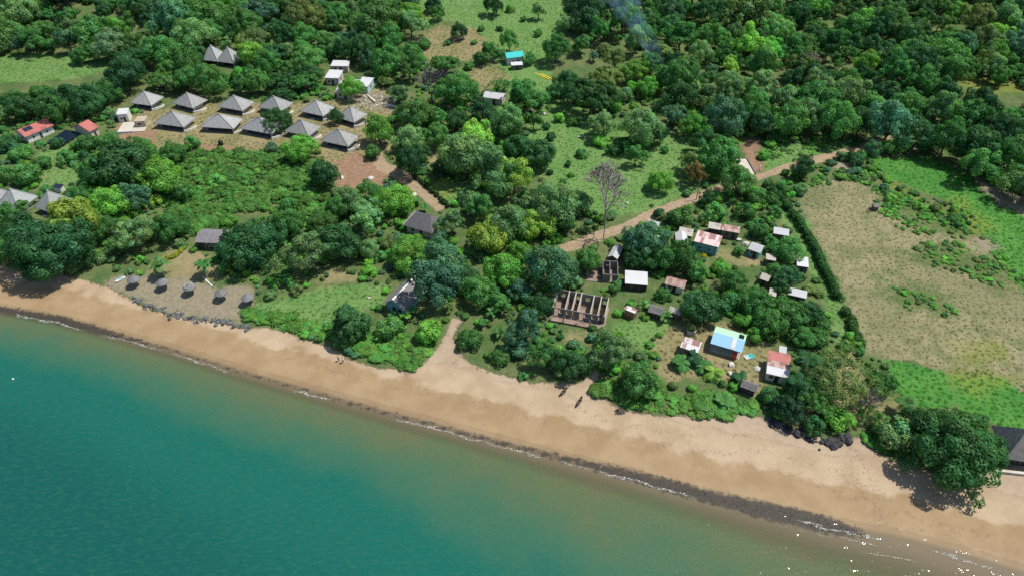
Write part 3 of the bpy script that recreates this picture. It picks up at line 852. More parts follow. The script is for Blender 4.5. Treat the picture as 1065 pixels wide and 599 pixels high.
# --- the resort's other buildings
house('house', 'long red-roofed house with dark solar panels at the far left', 'house', (26, 143), (56, 130), None, 2.6, 7.0, 'gable_x', 1.5, 'white', 'metal_red', 0.5,
      (('F', 0.0),), (('F', -0.6), ('F', 0.6), ('L', 0.0)), 'white', land='the long red-roofed house')
root_red = bpy.data.objects['house']
fmw = GP(26, 143, 2.6)
def panels(root, w, d, z0, rise, sgn, x0, x1, rows, name='solar_panel'):
    """solar panels lying on one slope of a gable_x roof"""
    n = max(1, int((x1 - x0) / 1.05))
    for r in range(rows):
        for k in range(n):
            a = x0 + (x1 - x0) * k / n + 0.03; b = x0 + (x1 - x0) * (k + 1) / n - 0.03
            f0 = 0.12 + 0.78 * r / rows; f1 = 0.12 + 0.78 * (r + 1) / rows - 0.02
            def P(x, f): return (x, sgn * d / 2 * (1 - f), z0 + rise * f + 0.17)
            V = [P(a, f0), P(b, f0), P(b, f1), P(a, f1)]
            if sgn > 0: V = V[::-1]
            MB().sheet(V, [(0, 1, 2, 3)], 0.05).build(name, M['panel'], root)
def root_dims(fl, fr, eave, depth, ov):
    fm = GP(*fl, eave) - GP(*fr, eave); fm.z = 0
    return fm.length - 2 * ov, depth - 2 * ov
w_, d_ = root_dims((26, 143), (56, 130), 2.6, 7.0, 0.5)
panels(root_red, w_, d_, 2.6, 1.5, 1, -w_ / 2 + 0.5, w_ / 2 - 2.5, 2)
panels(root_red, w_, d_, 2.6, 1.5, -1, -w_ / 2 + 0.8, w_ / 2 - 5.0, 1)
r2, *_ = house('house', 'small red-roofed house beside the dark solar array', 'house', (93, 137.5), (103, 132), None, 2.6, 8.0, 'gable_x', 1.8, 'cream', 'metal_red', 0.4, (('F', 0.0),), (('R', 0.3),), 'white', land='the small red-roofed house')
w_, d_ = root_dims((93, 137.5), (103, 132), 2.6, 8.0, 0.4)
panels(r2, w_, d_, 2.6, 1.8, 1, -w_ / 2, w_ / 2, 3)
# ground-mounted solar array
fm = Frame((48, 148), (66, 151.5), (90, 135), 0.7)
root = empty('solar_array', fm.loc, fm.rz, 'dark blue ground-mounted solar array between the two red roofs', 'solar array')
for i in range(int(fm.w / 1.3)):
    for j in range(int(fm.d / 2.1)):
        x0 = -fm.w / 2 + i * 1.3; y0 = -fm.d / 2 + j * 2.1
        z0 = 0.6 + 0.05 * j
        MB().sheet([(x0 + .03, y0 + .04, z0), (x0 + 1.27, y0 + .04, z0), (x0 + 1.27, y0 + 2.04, z0 + 0.25), (x0 + .03, y0 + 2.04, z0 + 0.25)], [(0, 1, 2, 3)], 0.06).build('solar_panel', M['panel'], root)
m = MB()
for j in range(int(fm.d / 2.1)):
    for i in (0.1, 0.5, 0.9): m.box(-fm.w / 2 + i * fm.w - .05, -fm.w / 2 + i * fm.w + .05, -fm.d / 2 + j * 2.1 + 0.9, -fm.d / 2 + j * 2.1 + 1.0, -0.3, 0.62 + 0.05 * j)
m.build('support_frame', M['metal_grey'], root)
LAND.append(('the solar array', 62, 143))

house('shed', 'tall white box-shaped shed left of the bungalows', 'shed', (120.6, 119.5), (132, 118.5), None, 3.0, 3.5, 'mono', 0.5, 'white', 'metal_white', 0.1, (('F', 0.4),), (('F', -0.5),), 'white', land='the white box shed')
fm = Frame((122, 137), (149, 137), (151, 126), 0.4)
root = empty('terrace', fm.loc, fm.rz, 'pale concrete terrace with a tan room under construction, left of the bungalows', 'terrace')
MB().box(-fm.w / 2, fm.w / 2, -fm.d / 2, fm.d / 2, -0.5, 0.35).build('platform', M['concrete_pale'], root)
MB().box(fm.w / 2 - 3.4, fm.w / 2 - 0.1, -0.6, fm.d / 2 - 0.2, 0.35, 2.4).build('wall', M['plaster_tan'], root)
f = MB().box(fm.w / 2 - 2.6, fm.w / 2 - 1.2, -0.68, -0.603, 0.9, 2.0).build('window', M['white'], root)
MB().box(fm.w / 2 - 2.5, fm.w / 2 - 1.3, -0.71, -0.683, 1.0, 1.9).build('pane', M['glass'], f)
MB().box(-fm.w / 2, fm.w / 2 - 3.6, -fm.d / 2 - 0.12, -fm.d / 2 - 0.003, -0.3, 0.55).build('kerb', M['blue_wall'], root)

house('service_building', 'long low white roof in deep tree shade behind the bungalows', 'building', (344, 68.2), (361.5, 69.8), (361.8, 64), 2.6, None, 'mono', 0.3, 'cream', 'metal_white', 0.3, land='the long low white roof')
house('service_building', 'white flat-roofed building left of the round bright tree', 'building', (337.5, 81), (352, 82), (356, 73.5), 2.8, None, 'mono', 0.4, 'cream', 'metal_white', 0.3, land='the white flat roofs')
house('service_building', 'pale roof mostly hidden behind the round bright green tree', 'building', (349, 95), (366, 97), (368, 82), 2.6, None, 'gable_x', 0.8, 'cream', 'metal_grey', 0.3)
house('service_building', 'white roof with a blue corner right of the round bright tree', 'building', (370, 89), (382, 91), (386.5, 81.5), 2.7, None, 'mono', 0.4, 'blue_wall', 'metal_white', 0.3, (('F', 0.0),), (('R', 0.0),))
house('house', 'white house with bright turquoise roof on the hillside', 'house', (527, 61), (545.5, 58.5), None, 3.0, 5.5, 'gable_x', 1.0, 'white', 'metal_teal', 0.4, (('F', 0.5),), (('F', -0.4), ('L', 0.0)), 'white', land='the turquoise-roofed house')
house('shed', 'low white lean-to in front of the turquoise-roofed house', 'shed', (532, 68.5), (544, 67.5), None, 2.0, 2.5, 'mono', 0.3, 'plank', 'metal_white', 0.15, (('F', 0.0),), ())
house('house', 'grey-roofed house half hidden by trees below the hillside clearing', 'house', (502, 101), (523, 104), None, 2.5, 5.0, 'gable_x', 1.0, 'cream', 'metal_grey', 0.5, land='the grey house below the clearing')

fm = Frame((547.5, 70.5), (571, 83), None, 0.3, 1.5)
for s, lab in ((-1, 'near one of two parallel bright yellow garden borders below the turquoise roof'), (1, 'far one of two parallel bright yellow garden borders below the turquoise roof')):
    root = empty('garden_border', fm.loc, fm.rz, lab, 'border', 'yellow garden borders')
    for k in range(9):
        x0 = -fm.w / 2 + k * fm.w / 9
        MB().box(x0 + 0.05, x0 + fm.w / 9 - 0.05, s * 0.55 - 0.22, s * 0.55 + 0.22, 0.0, 0.38 + 0.05 * (k % 2)).build('board', M.setdefault('yellow', simple('yellow_paint', (0.72, 0.52, 0.02), (0.62, 0.45, 0.03), 2.0)), root)

# house with hip roof behind the central trees
root, fm, w, d = house('house', 'dark grey hip-roofed house among the central trees', 'house', (419, 234), (449, 243), (463, 227), 2.6, None, 'hip', 3.0, 'cream', 'shingle_dark', 0.7, (('F', 0.2),), (('F', -0.6), ('R', 0.0)), 'timber', land='the dark grey hip roof', ridge=4.5)
rf = [c for c in root.children if c.name.startswith('roof')][0]
MB().tube([(-w / 2 - 0.7, -d / 2 - 0.7, 2.68), (-2.25, 0, 5.7)], 0.16, 6).build('ridge_cap', M['ridge'], rf)
root, fm, w, d = house('house', 'gabled house with white ridge cap at the edge of the beach lawn', 'house', (398, 315), (421, 324), None, 2.4, 9.5, 'gable_y', 2.4, 'teal_wall', 'shingle_dark', 0.6, (('F', -0.2),), (('F', 0.6), ('L', 0.0)), 'timber', land='the gabled house with white ridge', ridge_cap='white')
house('cabin', 'small grey-roofed cabin beside the large dome tree above the parasols', 'cabin', (204, 250), (228, 255.5), (229.5, 241), 2.5, None, 'gable_x', 1.0, 'timber', 'shingle_dark', 0.5, (('F', -0.3),), (('F', 0.25),), 'white', land='the small grey cabin')
house('shelter', 'small dark shelter on the slope above the left bungalows', 'shelter', (54, 195), (62, 196), None, 1.7, 1.8, 'mono', 0.2, 'white', 'panel', 0.15, (), ())
house('pavilion', 'dark thatched pavilion cut off by the right edge beside the great tree', 'pavilion', (1046, 477), (1084, 482), None, 2.6, 8.0, 'pyramid', 4.6, 'timber', 'thatch', 1.0, (('F', 0.0),), (('F', -0.6), ('F', 0.6), ('L', 0.0)), 'plank', land='the thatched pavilion at the right edge')

# --- the village
root, fm, w, d = house('house', 'pale blue house with faded red patched roof in the village', 'house', (721.5, 251.5), (747.5, 256.5), (754.3, 245.2), 3.0, None, 'mono', 0.5, 'teal_wall', 'metal_pink', 0.25, (('R', -0.2),), (('F', -0.6), ('F', 0.45), ('R', 0.6)), 'blue_wall', land='the pale blue house', h_back=3.5)
house('shed', 'low brown shed behind the pale blue house, left one of two', 'shed', (736.5, 237), (749.3, 239.5), (750, 233.5), 2.2, None, 'mono', 0.3, 'timber', 'metal_old', 0.15, (('F', 0.3),), (), land='the brown sheds behind the blue house')
house('shed', 'brown striped-roof shed behind the pale blue house, right one of two', 'shed', (750.2, 239.5), (769.2, 242.5), (770.5, 237), 2.4, None, 'mono', 0.4, 'plank', 'metal_rust', 0.15, (('F', 0.6),), (('F', -0.5),))
house('hut', 'small white gabled hut left of the pale blue house', 'hut', (703, 252), (715.5, 253), None, 2.0, 4.2, 'gable_y', 1.0, 'plank', 'metal_white', 0.2, (('F', 0.0),), (('R', 0.0),), land='the white gabled hut')
house('hut', 'brown-grey roofed hut behind the white gabled hut', 'hut', (705, 243.5), (720, 246), (722.5, 239.5), 2.1, None, 'mono', 0.4, 'plank', 'metal_old', 0.2, (('F', 0.0),), (('F', -0.7),))
house('hut', 'white-roofed hut beside the dirt road, above the village trees', 'hut', (672, 233), (684.5, 236.5), (688, 231.5), 2.0, None, 'gable_x', 0.8, 'plank', 'metal_white', 0.2, (('F', 0.0),), (), land='the white hut by the dirt road')
house('hut', 'tiny white roof peeping out between village trees', 'hut', (679.5, 251), (686, 252.5), None, 1.9, 2.4, 'mono', 0.3, 'plank', 'metal_white', 0.15, (('F', 0.0),), ())
house('hut', 'grey hut in tree shade just below the dirt road', 'hut', (632, 267), (642, 270), (648, 257), 2.1, None, 'gable_y', 0.8, 'plank', 'metal_grey', 0.25, (('F', 0.0),), (), land='the grey hut below the road')
house('shed', 'bright white flat-roofed shed in the middle of the village', 'shed', (650, 295), (673.8, 296.3), (674.4, 283), 2.3, None, 'mono', 0.35, 'timber', 'metal_white', 0.15, (('F', 0.3),), (('F', -0.5),), land='the bright white shed')
house('house', 'rusty red-brown roofed house right of the bright white shed', 'house', (691, 296), (712, 299.5), (717.5, 291.5), 2.1, None, 'gable_x', 0.9, 'white', 'metal_rust', 0.3, (('F', 0.0),), (('F', -0.7),), land='the rusty-roofed house')
house('hut', 'grey-roofed plank hut right of the rusty hut, below the white shed', 'hut', (673.5, 324), (688.5, 328), (692.5, 319.5), 1.9, None, 'gable_x', 0.8, 'timber', 'thatch', 0.3, (('F', 0.2),), (), land='the grey plank hut')
house('hut', 'small pale-roofed hut next to the grey plank hut', 'hut', (695, 324.5), (707, 327.5), (709.5, 321), 1.8, None, 'gable_x', 0.7, 'plank', 'metal_old', 0.25, (('F', 0.0),), ())
house('hut', 'small hut with white and rusty roof right of the unfinished building', 'hut', (648.5, 322.5), (660, 327), (664, 321.5), 1.9, None, 'mono_back', 0.4, 'brick_soil', 'metal_whiterust', 0.2, (('R', 0.0),), (), land='the white-and-rust hut')
house('hut', 'hut with white and rust-red striped roof left of the blue-green shelter', 'hut', (707.3, 361), (726.3, 366.5), (731, 356.2), 2.2, None, 'mono', 0.35, 'concrete', 'metal_whiterust', 0.2, (('F', 0.3),), (('F', -0.5), ('R', 0.0)), land='the striped-roof hut')
house('hut', 'dark grey thatched hut near the beach, right of the palms', 'hut', (769.5, 402.5), (786.8, 407), (792.3, 399.2), 1.9, None, 'gable_x', 0.9, 'timber', 'thatch', 0.3, (('F', 0.0),), (), land='the dark thatched hut')
house('hut', 'grey-roofed house with pale wall at the right of the blue house', 'hut', (778, 259), (791, 263.5), (796.5, 256), 2.2, None, 'gable_x', 0.9, 'teal_wall', 'metal_grey', 0.25, (('F', 0.3),), (('F', -0.6),), land='the grey hut right of the blue house')
house('hut', 'blue-grey roofed hut at the top right of the village, near the hedge', 'hut', (804.5, 243.5), (820.5, 245), (822.3, 239.3), 2.1, None, 'mono', 0.4, 'plank', 'metal_grey', 0.2, (('F', 0.2),), (), land='the blue-grey hut near the hedge')
house('hut', 'small beige-roofed hut left of the white square roof', 'hut', (796.5, 269.8), (807, 271.3), (807.5, 266), 2.0, None, 'mono', 0.3, 'plank', 'metal_old', 0.15, (('F', 0.0),), ())
house('shed', 'square brilliant white roof beside the long hedge', 'shed', (829, 276.5), (841.2, 277.8), (841.4, 268.3), 2.1, None, 'mono', 0.3, 'plank', 'metal_white', 0.1, (('F', 0.2),), (), land='the square white roof')
house('hut', 'weathered grey roof among trees at the right of the village', 'hut', (789.5, 289.5), (799, 293), (803.5, 286.2), 2.0, None, 'gable_x', 0.7, 'plank', 'metal_old', 0.25, (('F', 0.0),), (), land='the weathered grey roof')
house('hut', 'long pale grey roof at the right edge of the village', 'hut', (819.7, 306.5), (838.8, 310), (840.5, 303.5), 2.1, None, 'mono', 0.35, 'plank', 'metal_grey', 0.2, (('F', 0.2),), (('F', -0.5),), land='the long pale roof')
house('hut', 'small grey roof left of the long pale roof', 'hut', (799, 306.5), (807, 308.5), (809, 302), 1.9, None, 'mono', 0.3, 'plank', 'metal_old', 0.15, (('F', 0.0),), ())
house('shed', 'tiny grey shed behind the red-and-white roofed house', 'shed', (810, 366), (818, 367.5), (819, 361), 1.9, None, 'mono', 0.2, 'plank', 'metal_grey', 0.1, (('F', 0.0),), ())

# red-and-white roofed house: one slope in three bands of sheeting
fm = Frame((797, 388), (821, 393.5), None, 2.3, 6.2)
root = empty('house', fm.loc, fm.rz, 'white house with red, rusty and white banded roof near the beach', 'house')
w, d = fm.w - 0.5, fm.d - 0.5
wall_mesh('mono', w, d, 2.3, 0.9).build('wall', M['white'], root)
rf = empty_parent = None
bands = [('metal_white', 0.0, 0.34), ('metal_rust', 0.34, 0.62), ('metal_red', 0.62, 1.0)]
rm = roof_mesh('mono', w, d, 2.32, 0.9, 0.25, 0.05).build('roof', M['metal_old'], root)
for (mt, a, b) in bands:
    y0, y1 = -fm.d / 2 + a * fm.d, -fm.d / 2 + b * fm.d
    za, zb = 2.36 + 0.9 * a, 2.36 + 0.9 * b
    MB().sheet([(-fm.w / 2, y0 + .01, za), (fm.w / 2, y0 + .01, za), (fm.w / 2, y1 - .01, zb), (-fm.w / 2, y1 - .01, zb)], [(0, 1, 2, 3)], 0.03).build('roof_sheet', M[mt], rm)
opening(root, 'F', 0.0, 0.9, 1.9, 0.02, w, d, M['plank'], M['timber'], 'door')
opening(root, 'F', -0.8, 0.9, 0.8, 1.0, w, d, M['plank'], M['glass'], 'window')
LAND.append(('the red-and-white roofed house', 809, 380))

# blue and green open shelter
fm = Frame((738.8, 357), (771.8, 366), (778.3, 347), 2.6)
root = empty('open_shelter', fm.loc, fm.rz, 'open-sided shelter with half green, half blue metal roof', 'shelter')
w, d = fm.w, fm.d
MB().box(-w / 2 + .2, w / 2 - .2, -d / 2 + .3, d / 2 - .3, -0.3, 0.12).build('floor', M['concrete_pale'], root)
MB().box(-w / 2 + .4, w / 2 - .4, d / 2 - 0.7, d / 2 - 0.55, 0.12, 2.6).build('back_wall', M['plank'], root)
MB().box(w / 2 - 0.55, w / 2 - 0.4, -0.5, d / 2 - 0.7, 0.12, 2.6).build('side_wall', M['cream'], root)
for i in range(4):
    x = -w / 2 + 0.5 + i * (w - 1.0) / 3
    MB().box(x - .07, x + .07, -d / 2 + 0.4, -d / 2 + 0.54, 0.12, 2.62).build('post', M['plank'], root)
for s, mt in ((-1, 'metal_blue'), (1, 'metal_green')):
    V = [(-w / 2, s * d / 2, 2.6), (w / 2, s * d / 2, 2.6), (w / 2, s * 0.005, 3.5), (-w / 2, s * 0.005, 3.5)]
    if s > 0: V = V[::-1]
    rs = MB().sheet(V, [(0, 1, 2, 3)], 0.06).build('roof_slope', M[mt], root)
    if s < 0:
        x0 = w * 0.12
        MB().sheet([(x0, -d / 2 + .02, 2.66), (x0 + 0.9, -d / 2 + .02, 2.66), (x0 + 0.9, -0.1, 3.53), (x0, -0.1, 3.53)], [(0, 1, 2, 3)], 0.02).build('skylight', M['metal_white'], rs)
    else:
        def PP(x, y): return (x, y, 2.6 + 0.9 * (1 - y / (d / 2)) + 0.1)
        MB().sheet([PP(w * .28, 0.4), PP(w * .28 + 1.1, 0.4), PP(w * .28 + 1.1, 2.3), PP(w * .28, 2.3)], [(0, 1, 2, 3)], 0.04).build('solar_panel', M['panel'], rs)
LAND.append(('the blue-green shelter', 757, 352))
fmc = fm
def local(fm, x, y, z=0.0):
    c, s = math.cos(fm.rz), math.sin(fm.rz)
    return (fm.loc[0] + c * x - s * y, fm.loc[1] + s * x + c * y, fm.loc[2] + z)
cab = empty('cabinet', local(fm, w / 2 - 1.3, -d / 2 + 0.2, 0.12), fm.rz, 'red cabinet at the open front of the blue-green shelter', 'cabinet')
MB().box(-0.55, 0.55, -0.4, 0.4, 0.0, 1.45).build('body', M['red_paint'], cab)
MB().box(-0.5, -0.02, -0.43, -0.403, 0.08, 1.38).build('door', M['red_paint'], cab); MB().box(0.02, 0.5, -0.43, -0.403, 0.08, 1.38).build('door', M['red_paint'], cab)
p = GP(778.5, 371)
tp = empty('tarpaulin', p, 0.3, 'crumpled white and green tarpaulin on the ground right of the shelter', 'tarpaulin')
for (nm, mt, ox) in (('white_sheet', 'metal_white', -0.5), ('green_sheet', 'metal_teal', 0.6)):
    m = MB(); V = []; F = []
    for j in range(5):
        for i in range(5):
            V.append((ox + (i - 2) * 0.28, (j - 2) * 0.34, 0.12 + 0.12 * math.sin(i * 2.1 + j * 1.3) + 0.1 * random.random()))
    for j in range(4):
        for i in range(4): F.append((j * 5 + i, j * 5 + i + 1, j * 5 + i + 6, j * 5 + i + 5))
    m.sheet(V, F, 0.02).build(nm, M[mt], tp)

# concrete planter with a shrub, stone piles
p = GP(718.5, 346)
pl_root = empty('planter', p, -0.2, 'square concrete planter with a green shrub on bare ground', 'planter')
m = MB(); m.box(-0.9, 0.9, -0.9, -0.75, -0.1, 1.2); m.box(-0.9, 0.9, 0.75, 0.9, -0.1, 1.2); m.box(-0.9, -0.75, -0.75, 0.75, -0.1, 1.2); m.box(0.75, 0.9, -0.75, 0.75, -0.1, 1.2)
m.build('side', M['concrete_pale'], pl_root)
MB().box(-0.75, 0.75, -0.75, 0.75, 0.2, 1.05).build('soil', M['brick_soil'], pl_root)
PLANTER = p

# unfinished concrete building
A, B = GP(574, 328.2), GP(628, 338.3)
ux = (B - A); ux.z = 0; W = ux.length; ang = math.atan2(ux.y, ux.x)
D = 5.6
c0 = (A + B) / 2 + Vector((-math.sin(ang), math.cos(ang), 0)) * D / 2
zz = min(A.z, B.z)
root = empty('unfinished_building', (c0.x, c0.y, zz), ang, 'roofless unfinished grey block building with stepped partition walls near the beach', 'building')
FOOT.append((c0.x, c0.y, 7.0)); FOOT.append((c0.x - 5, c0.y + 1, 5.0)); FOOT.append((c0.x + 5, c0.y - 1, 5.0))
MB().box(-W / 2 - 0.3, W / 2 + 0.3, -D / 2 - 2.0, D / 2 + 0.1, -0.6, 0.45).build('floor_slab', M['slab'], root)
def wall_x(x0, x1, y0, y1, z0, z1, holes):
    m = MB(); cur = x0
    for (a, b, za, zb) in sorted(holes):
        m.box(cur, a, y0, y1, z0, z1)
        if za > z0: m.box(a, b, y0, y1, z0, za)
        if zb < z1: m.box(a, b, y0, y1, zb, z1)
        cur = b
    m.box(cur, x1, y0, y1, z0, z1)
    return m
fr_ = [0.0, 0.24, 0.37, 0.48, 0.72, 0.86, 1.0]
xs_ = [-W / 2 + W * k for k in fr_]
holes = []
for k in range(6):
    a, b = xs_[k], xs_[k + 1]; cx = (a + b) / 2
    if k in (1, 4): holes.append((cx - 0.5, cx + 0.5, 1.3, 2.3))
    elif k in (2,): holes.append((cx - 0.5, cx + 0.5, 0.45, 2.5))
    else:
        holes.append((a + 0.5, a + 1.35, 0.45, 2.5)); holes.append((b - 1.5, b - 0.5, 1.3, 2.3))
wall_x(-W / 2, W / 2, -D / 2, -D / 2 + 0.16, 0.45, 2.75, holes).build('front_wall', M['concrete'], root)
hb = [((xs_[k] + xs_[k + 1]) / 2 - 0.5, (xs_[k] + xs_[k + 1]) / 2 + 0.5, 1.6, 2.6) for k in (0, 2, 3, 5)]
wall_x(-W / 2, W / 2, D / 2 - 0.16, D / 2, 0.45, 3.6, hb).build('back_wall', M['concrete'], root)
for k, x in enumerate(xs_):
    x0 = min(max(x - 0.08, -W / 2 + 0.0), W / 2 - 0.16)
    y0, y1 = -D / 2 + 0.163, D / 2 - 0.163
    top = 3.9
    prof = [(y0, 0.45), (y1, 0.45), (y1, top), (y1 - 0.9, top), (y0, 2.75)]
    m = MB(); n = len(prof)
    V = [(x0, a, b) for a, b in prof] + [(x0 + 0.16, a, b) for a, b in prof]
    m.add(V, [tuple(range(n - 1, -1, -1)), tuple(range(n, 2 * n))] + [(i, (i + 1) % n, (i + 1) % n + n, i + n) for i in range(n)])
    m.build('partition_wall', M['cream'], root)  # paler than the block walls: sunlight on the partitions put into their colour
for k in range(5):
    x = -W / 2 + 0.1 + k * (W - 0.2) / 4
    MB().box(x - .1, x + .1, -D / 2 - 1.9, -D / 2 - 1.7, 0.45, (1.2, 2.4, 1.0, 2.4, 1.6)[k]).build('pillar', M['concrete'], root)
LAND.append(('the unfinished building', 601, 322))

# block-work foundation with two rooms
A, B = GP(610, 292), GP(642, 294)
ux = (B - A); ux.z = 0; W = ux.length; ang = math.atan2(ux.y, ux.x); D = 5.4
c0 = (A + B) / 2 + Vector((-math.sin(ang), math.cos(ang), 0)) * D / 2
root = empty('block_ruin', (c0.x, c0.y, min(A.z, B.z)), ang, 'roofless grey block-work rooms left of the bright white shed', 'ruin')
FOOT.append((c0.x - 2, c0.y, 3.4)); FOOT.append((c0.x + 2, c0.y, 3.4))
MB().box(-W / 2 - .2, W / 2 + .2, -D / 2 - .2, D / 2, -0.4, 0.15).build('floor_slab', M['slab'], root)
x1 = 0.0
for (xa, xb) in ((-W / 2, -W / 2 + 1.6), (-W / 2 + 2.5, x1)): MB().box(xa, xb, -D / 2 + 1.0, -D / 2 + 1.16, 0.15, 1.0).build('low_wall', M['concrete'], root)
wall_x(-W / 2, x1, D / 2 - 1.3, D / 2 - 1.14, 0.15, 1.3, []).build('low_wall', M['concrete'], root)
MB().box(-W / 2 - 0.003, -W / 2 + .16, -D / 2 + 1.163, D / 2 - 1.303, 0.15, 1.2).build('low_wall', M['concrete_pale'], root)
wall_x(x1, W / 2, -D / 2, -D / 2 + 0.16, 0.15, 2.4, [(x1 + 1.9, x1 + 2.8, 0.15, 2.2)]).build('front_wall', M['concrete'], root)
wall_x(x1, W / 2, D / 2 - 0.36, D / 2 - 0.2, 0.15, 2.6, [(x1 + 1.0, x1 + 1.8, 1.2, 2.1)]).build('back_wall', M['concrete'], root)
for x in (x1 + 0.003, x1 + 1.7, W / 2 - 0.163):
    MB().box(x, x + .16, -D / 2 + 0.163, D / 2 - 0.363, 0.15, 2.5).build('partition_wall', M['concrete'], root)
LAND.append(('the block-work rooms', 626, 285))

# concrete ramp and low walls
sx = [GP(*p) for p in SLAB_TRACK]
d = (sx[1] - sx[0]); ang = math.atan2(d.y, d.x); L = Vector((d.x, d.y, 0)).length
mid = (sx[0] + sx[1]) / 2
root = empty('ramp', (mid.x, mid.y, mid.z), ang, 'pale concrete ramp running down to the dirt road junction', 'ramp')
slope = (sx[1].z - sx[0].z)
MB().sheet([(-L / 2, -1.6, -slope / 2 + .12), (L / 2, -1.6, slope / 2 + .12), (L / 2, 1.6, slope / 2 + .12), (-L / 2, 1.6, -slope / 2 + .12)], [(0, 1, 2, 3)], 0.4).build('slab', M['concrete_pale'], root)
MB().sheet([(-L / 2, 1.6, -slope / 2 + .5), (L / 2, 1.6, slope / 2 + .5), (L / 2, 1.85, slope / 2 + .5), (-L / 2, 1.85, -slope / 2 + .5)], [(0, 1, 2, 3)], 0.9).build('kerb', M['concrete'], root)
p = GP(789.5, 178)
post = empty('marker_post', p, 0, 'small white post at the road junction', 'post')
MB().tube([(0, 0, -0.2), (0, 0, 1.6)], 0.14, 8).build('shaft', M['white'], post); MB().lathe([(0.2, 1.6), (0.2, 1.72), (0.05, 1.8)], 8).build('cap', M['white'], post)

def wall_stub(label, p0, p1, h, mat, name='low_wall', th=0.25):
    a, b = GP(*p0), GP(*p1)
    d = b - a; L = Vector((d.x, d.y, 0)).length
    r = empty(name, ((a.x + b.x) / 2, (a.y + b.y) / 2, min(a.z, b.z)), math.atan2(d.y, d.x), label, 'wall')
    MB().box(-L / 2, L / 2, -th / 2, th / 2, -0.3, h).build('wall', M[mat], r)
    MB().box(-L / 2 - .04, L / 2 + .04, -th / 2 - .04, th / 2 + .04, h + .003, h + 0.08).build('coping', M[mat], r)
    return r
wall_stub('left white wall stub on the rubble yard beside the bungalows', (383, 101), (390.5, 108), 0.7, 'white')
wall_stub('right white wall stub on the rubble yard beside the bungalows', (401, 110), (413, 112.5), 0.7, 'white')
wall_stub('low tan stone wall in front of the thatched pavilion', (1034, 490), (1100, 497), 0.5, 'concrete_pale', th=0.5)
wall_stub('thin pale plank leaning in tree shade by the fourth parasol', (211, 288), (221, 298), 0.12, 'white', 'plank', 0.2)
wall_stub('pale kerb beside the road ramp hedge', (754, 144), (768, 160), 0.5, 'concrete')

def barrel(label, u, v, r=0.75, h=1.5):
    o = empty('water_tank', GP(u, v), 0, label, 'tank')
    MB().lathe([(r, 0), (r, 0.45 * h), (r * 1.03, 0.48 * h), (r, 0.51 * h), (r, h * .85), (r * .45, h), (r * .4, h * 1.02)], 18).build('body', M['black'], o, True)
    MB().lathe([(r * .42, h * 1.02), (r * .42, h * 1.1), (r * .1, h * 1.12)], 12).build('lid', M['black'], o)
barrel('black water tank on the bare ground in front of the bungalows', 230, 151)

def pole(label, u, v, h=7.0):
    o = empty('utility_pole', GP(u, v), 0.6, label, 'pole')
    MB().tube([(0, 0, -0.3), (0, 0, h)], [0.14, 0.09], 8).build('mast', M['bark_pale'], o)
    MB().box(-0.7, 0.7, -.05, .05, h - 0.7, h - 0.58).build('crossarm', M['plank'], o)
pole('thin wooden pole at the dirt road near the large leafless tree', 627.5, 249)
pole('thin wooden pole at the dirt road above the village', 724, 208)
LAND += [('the junction ramp', 776, 172), ('the dry field', 905, 250), ('the hillside clearing', 470, 25), ('the leafless tree', 629, 205), ('the dirt road', 660, 232),
         ('the rubble yard', 395, 106), ('the long hedge', 868, 300), ('the red earth yard', 372, 190), ('the beach lawn', 330, 320), ('the lush thicket', 235, 190), ('the beach path', 470, 350), ('the dark beach rocks', 838, 452), ('the rock bank', 190, 318)]
# ------------------------------------------------------------------ plants: prototype meshes
def unit(v):
    return v / np.maximum(np.linalg.norm(v, axis=-1, keepdims=True), 1e-9)

def leaf_quads(pos, nrm, size, r, asp=1.5, droop=None):
    """one bent-free quad per leaf clump"""
    n = len(pos)
    t = unit(r.normal(size=(n, 3)))
    t = unit(t - nrm * (t * nrm).sum(1, keepdims=True))
    b = np.cross(nrm, t)
    s = size[:, None]
    a = t * s * asp * 0.5; c = b * s * 0.5
    tip = nrm * s * 0.18
    V = np.stack([pos - a - tip, pos - c, pos + a - tip, pos + c], 1).reshape(-1, 3)
    return V, np.arange(n * 4).reshape(n, 4)

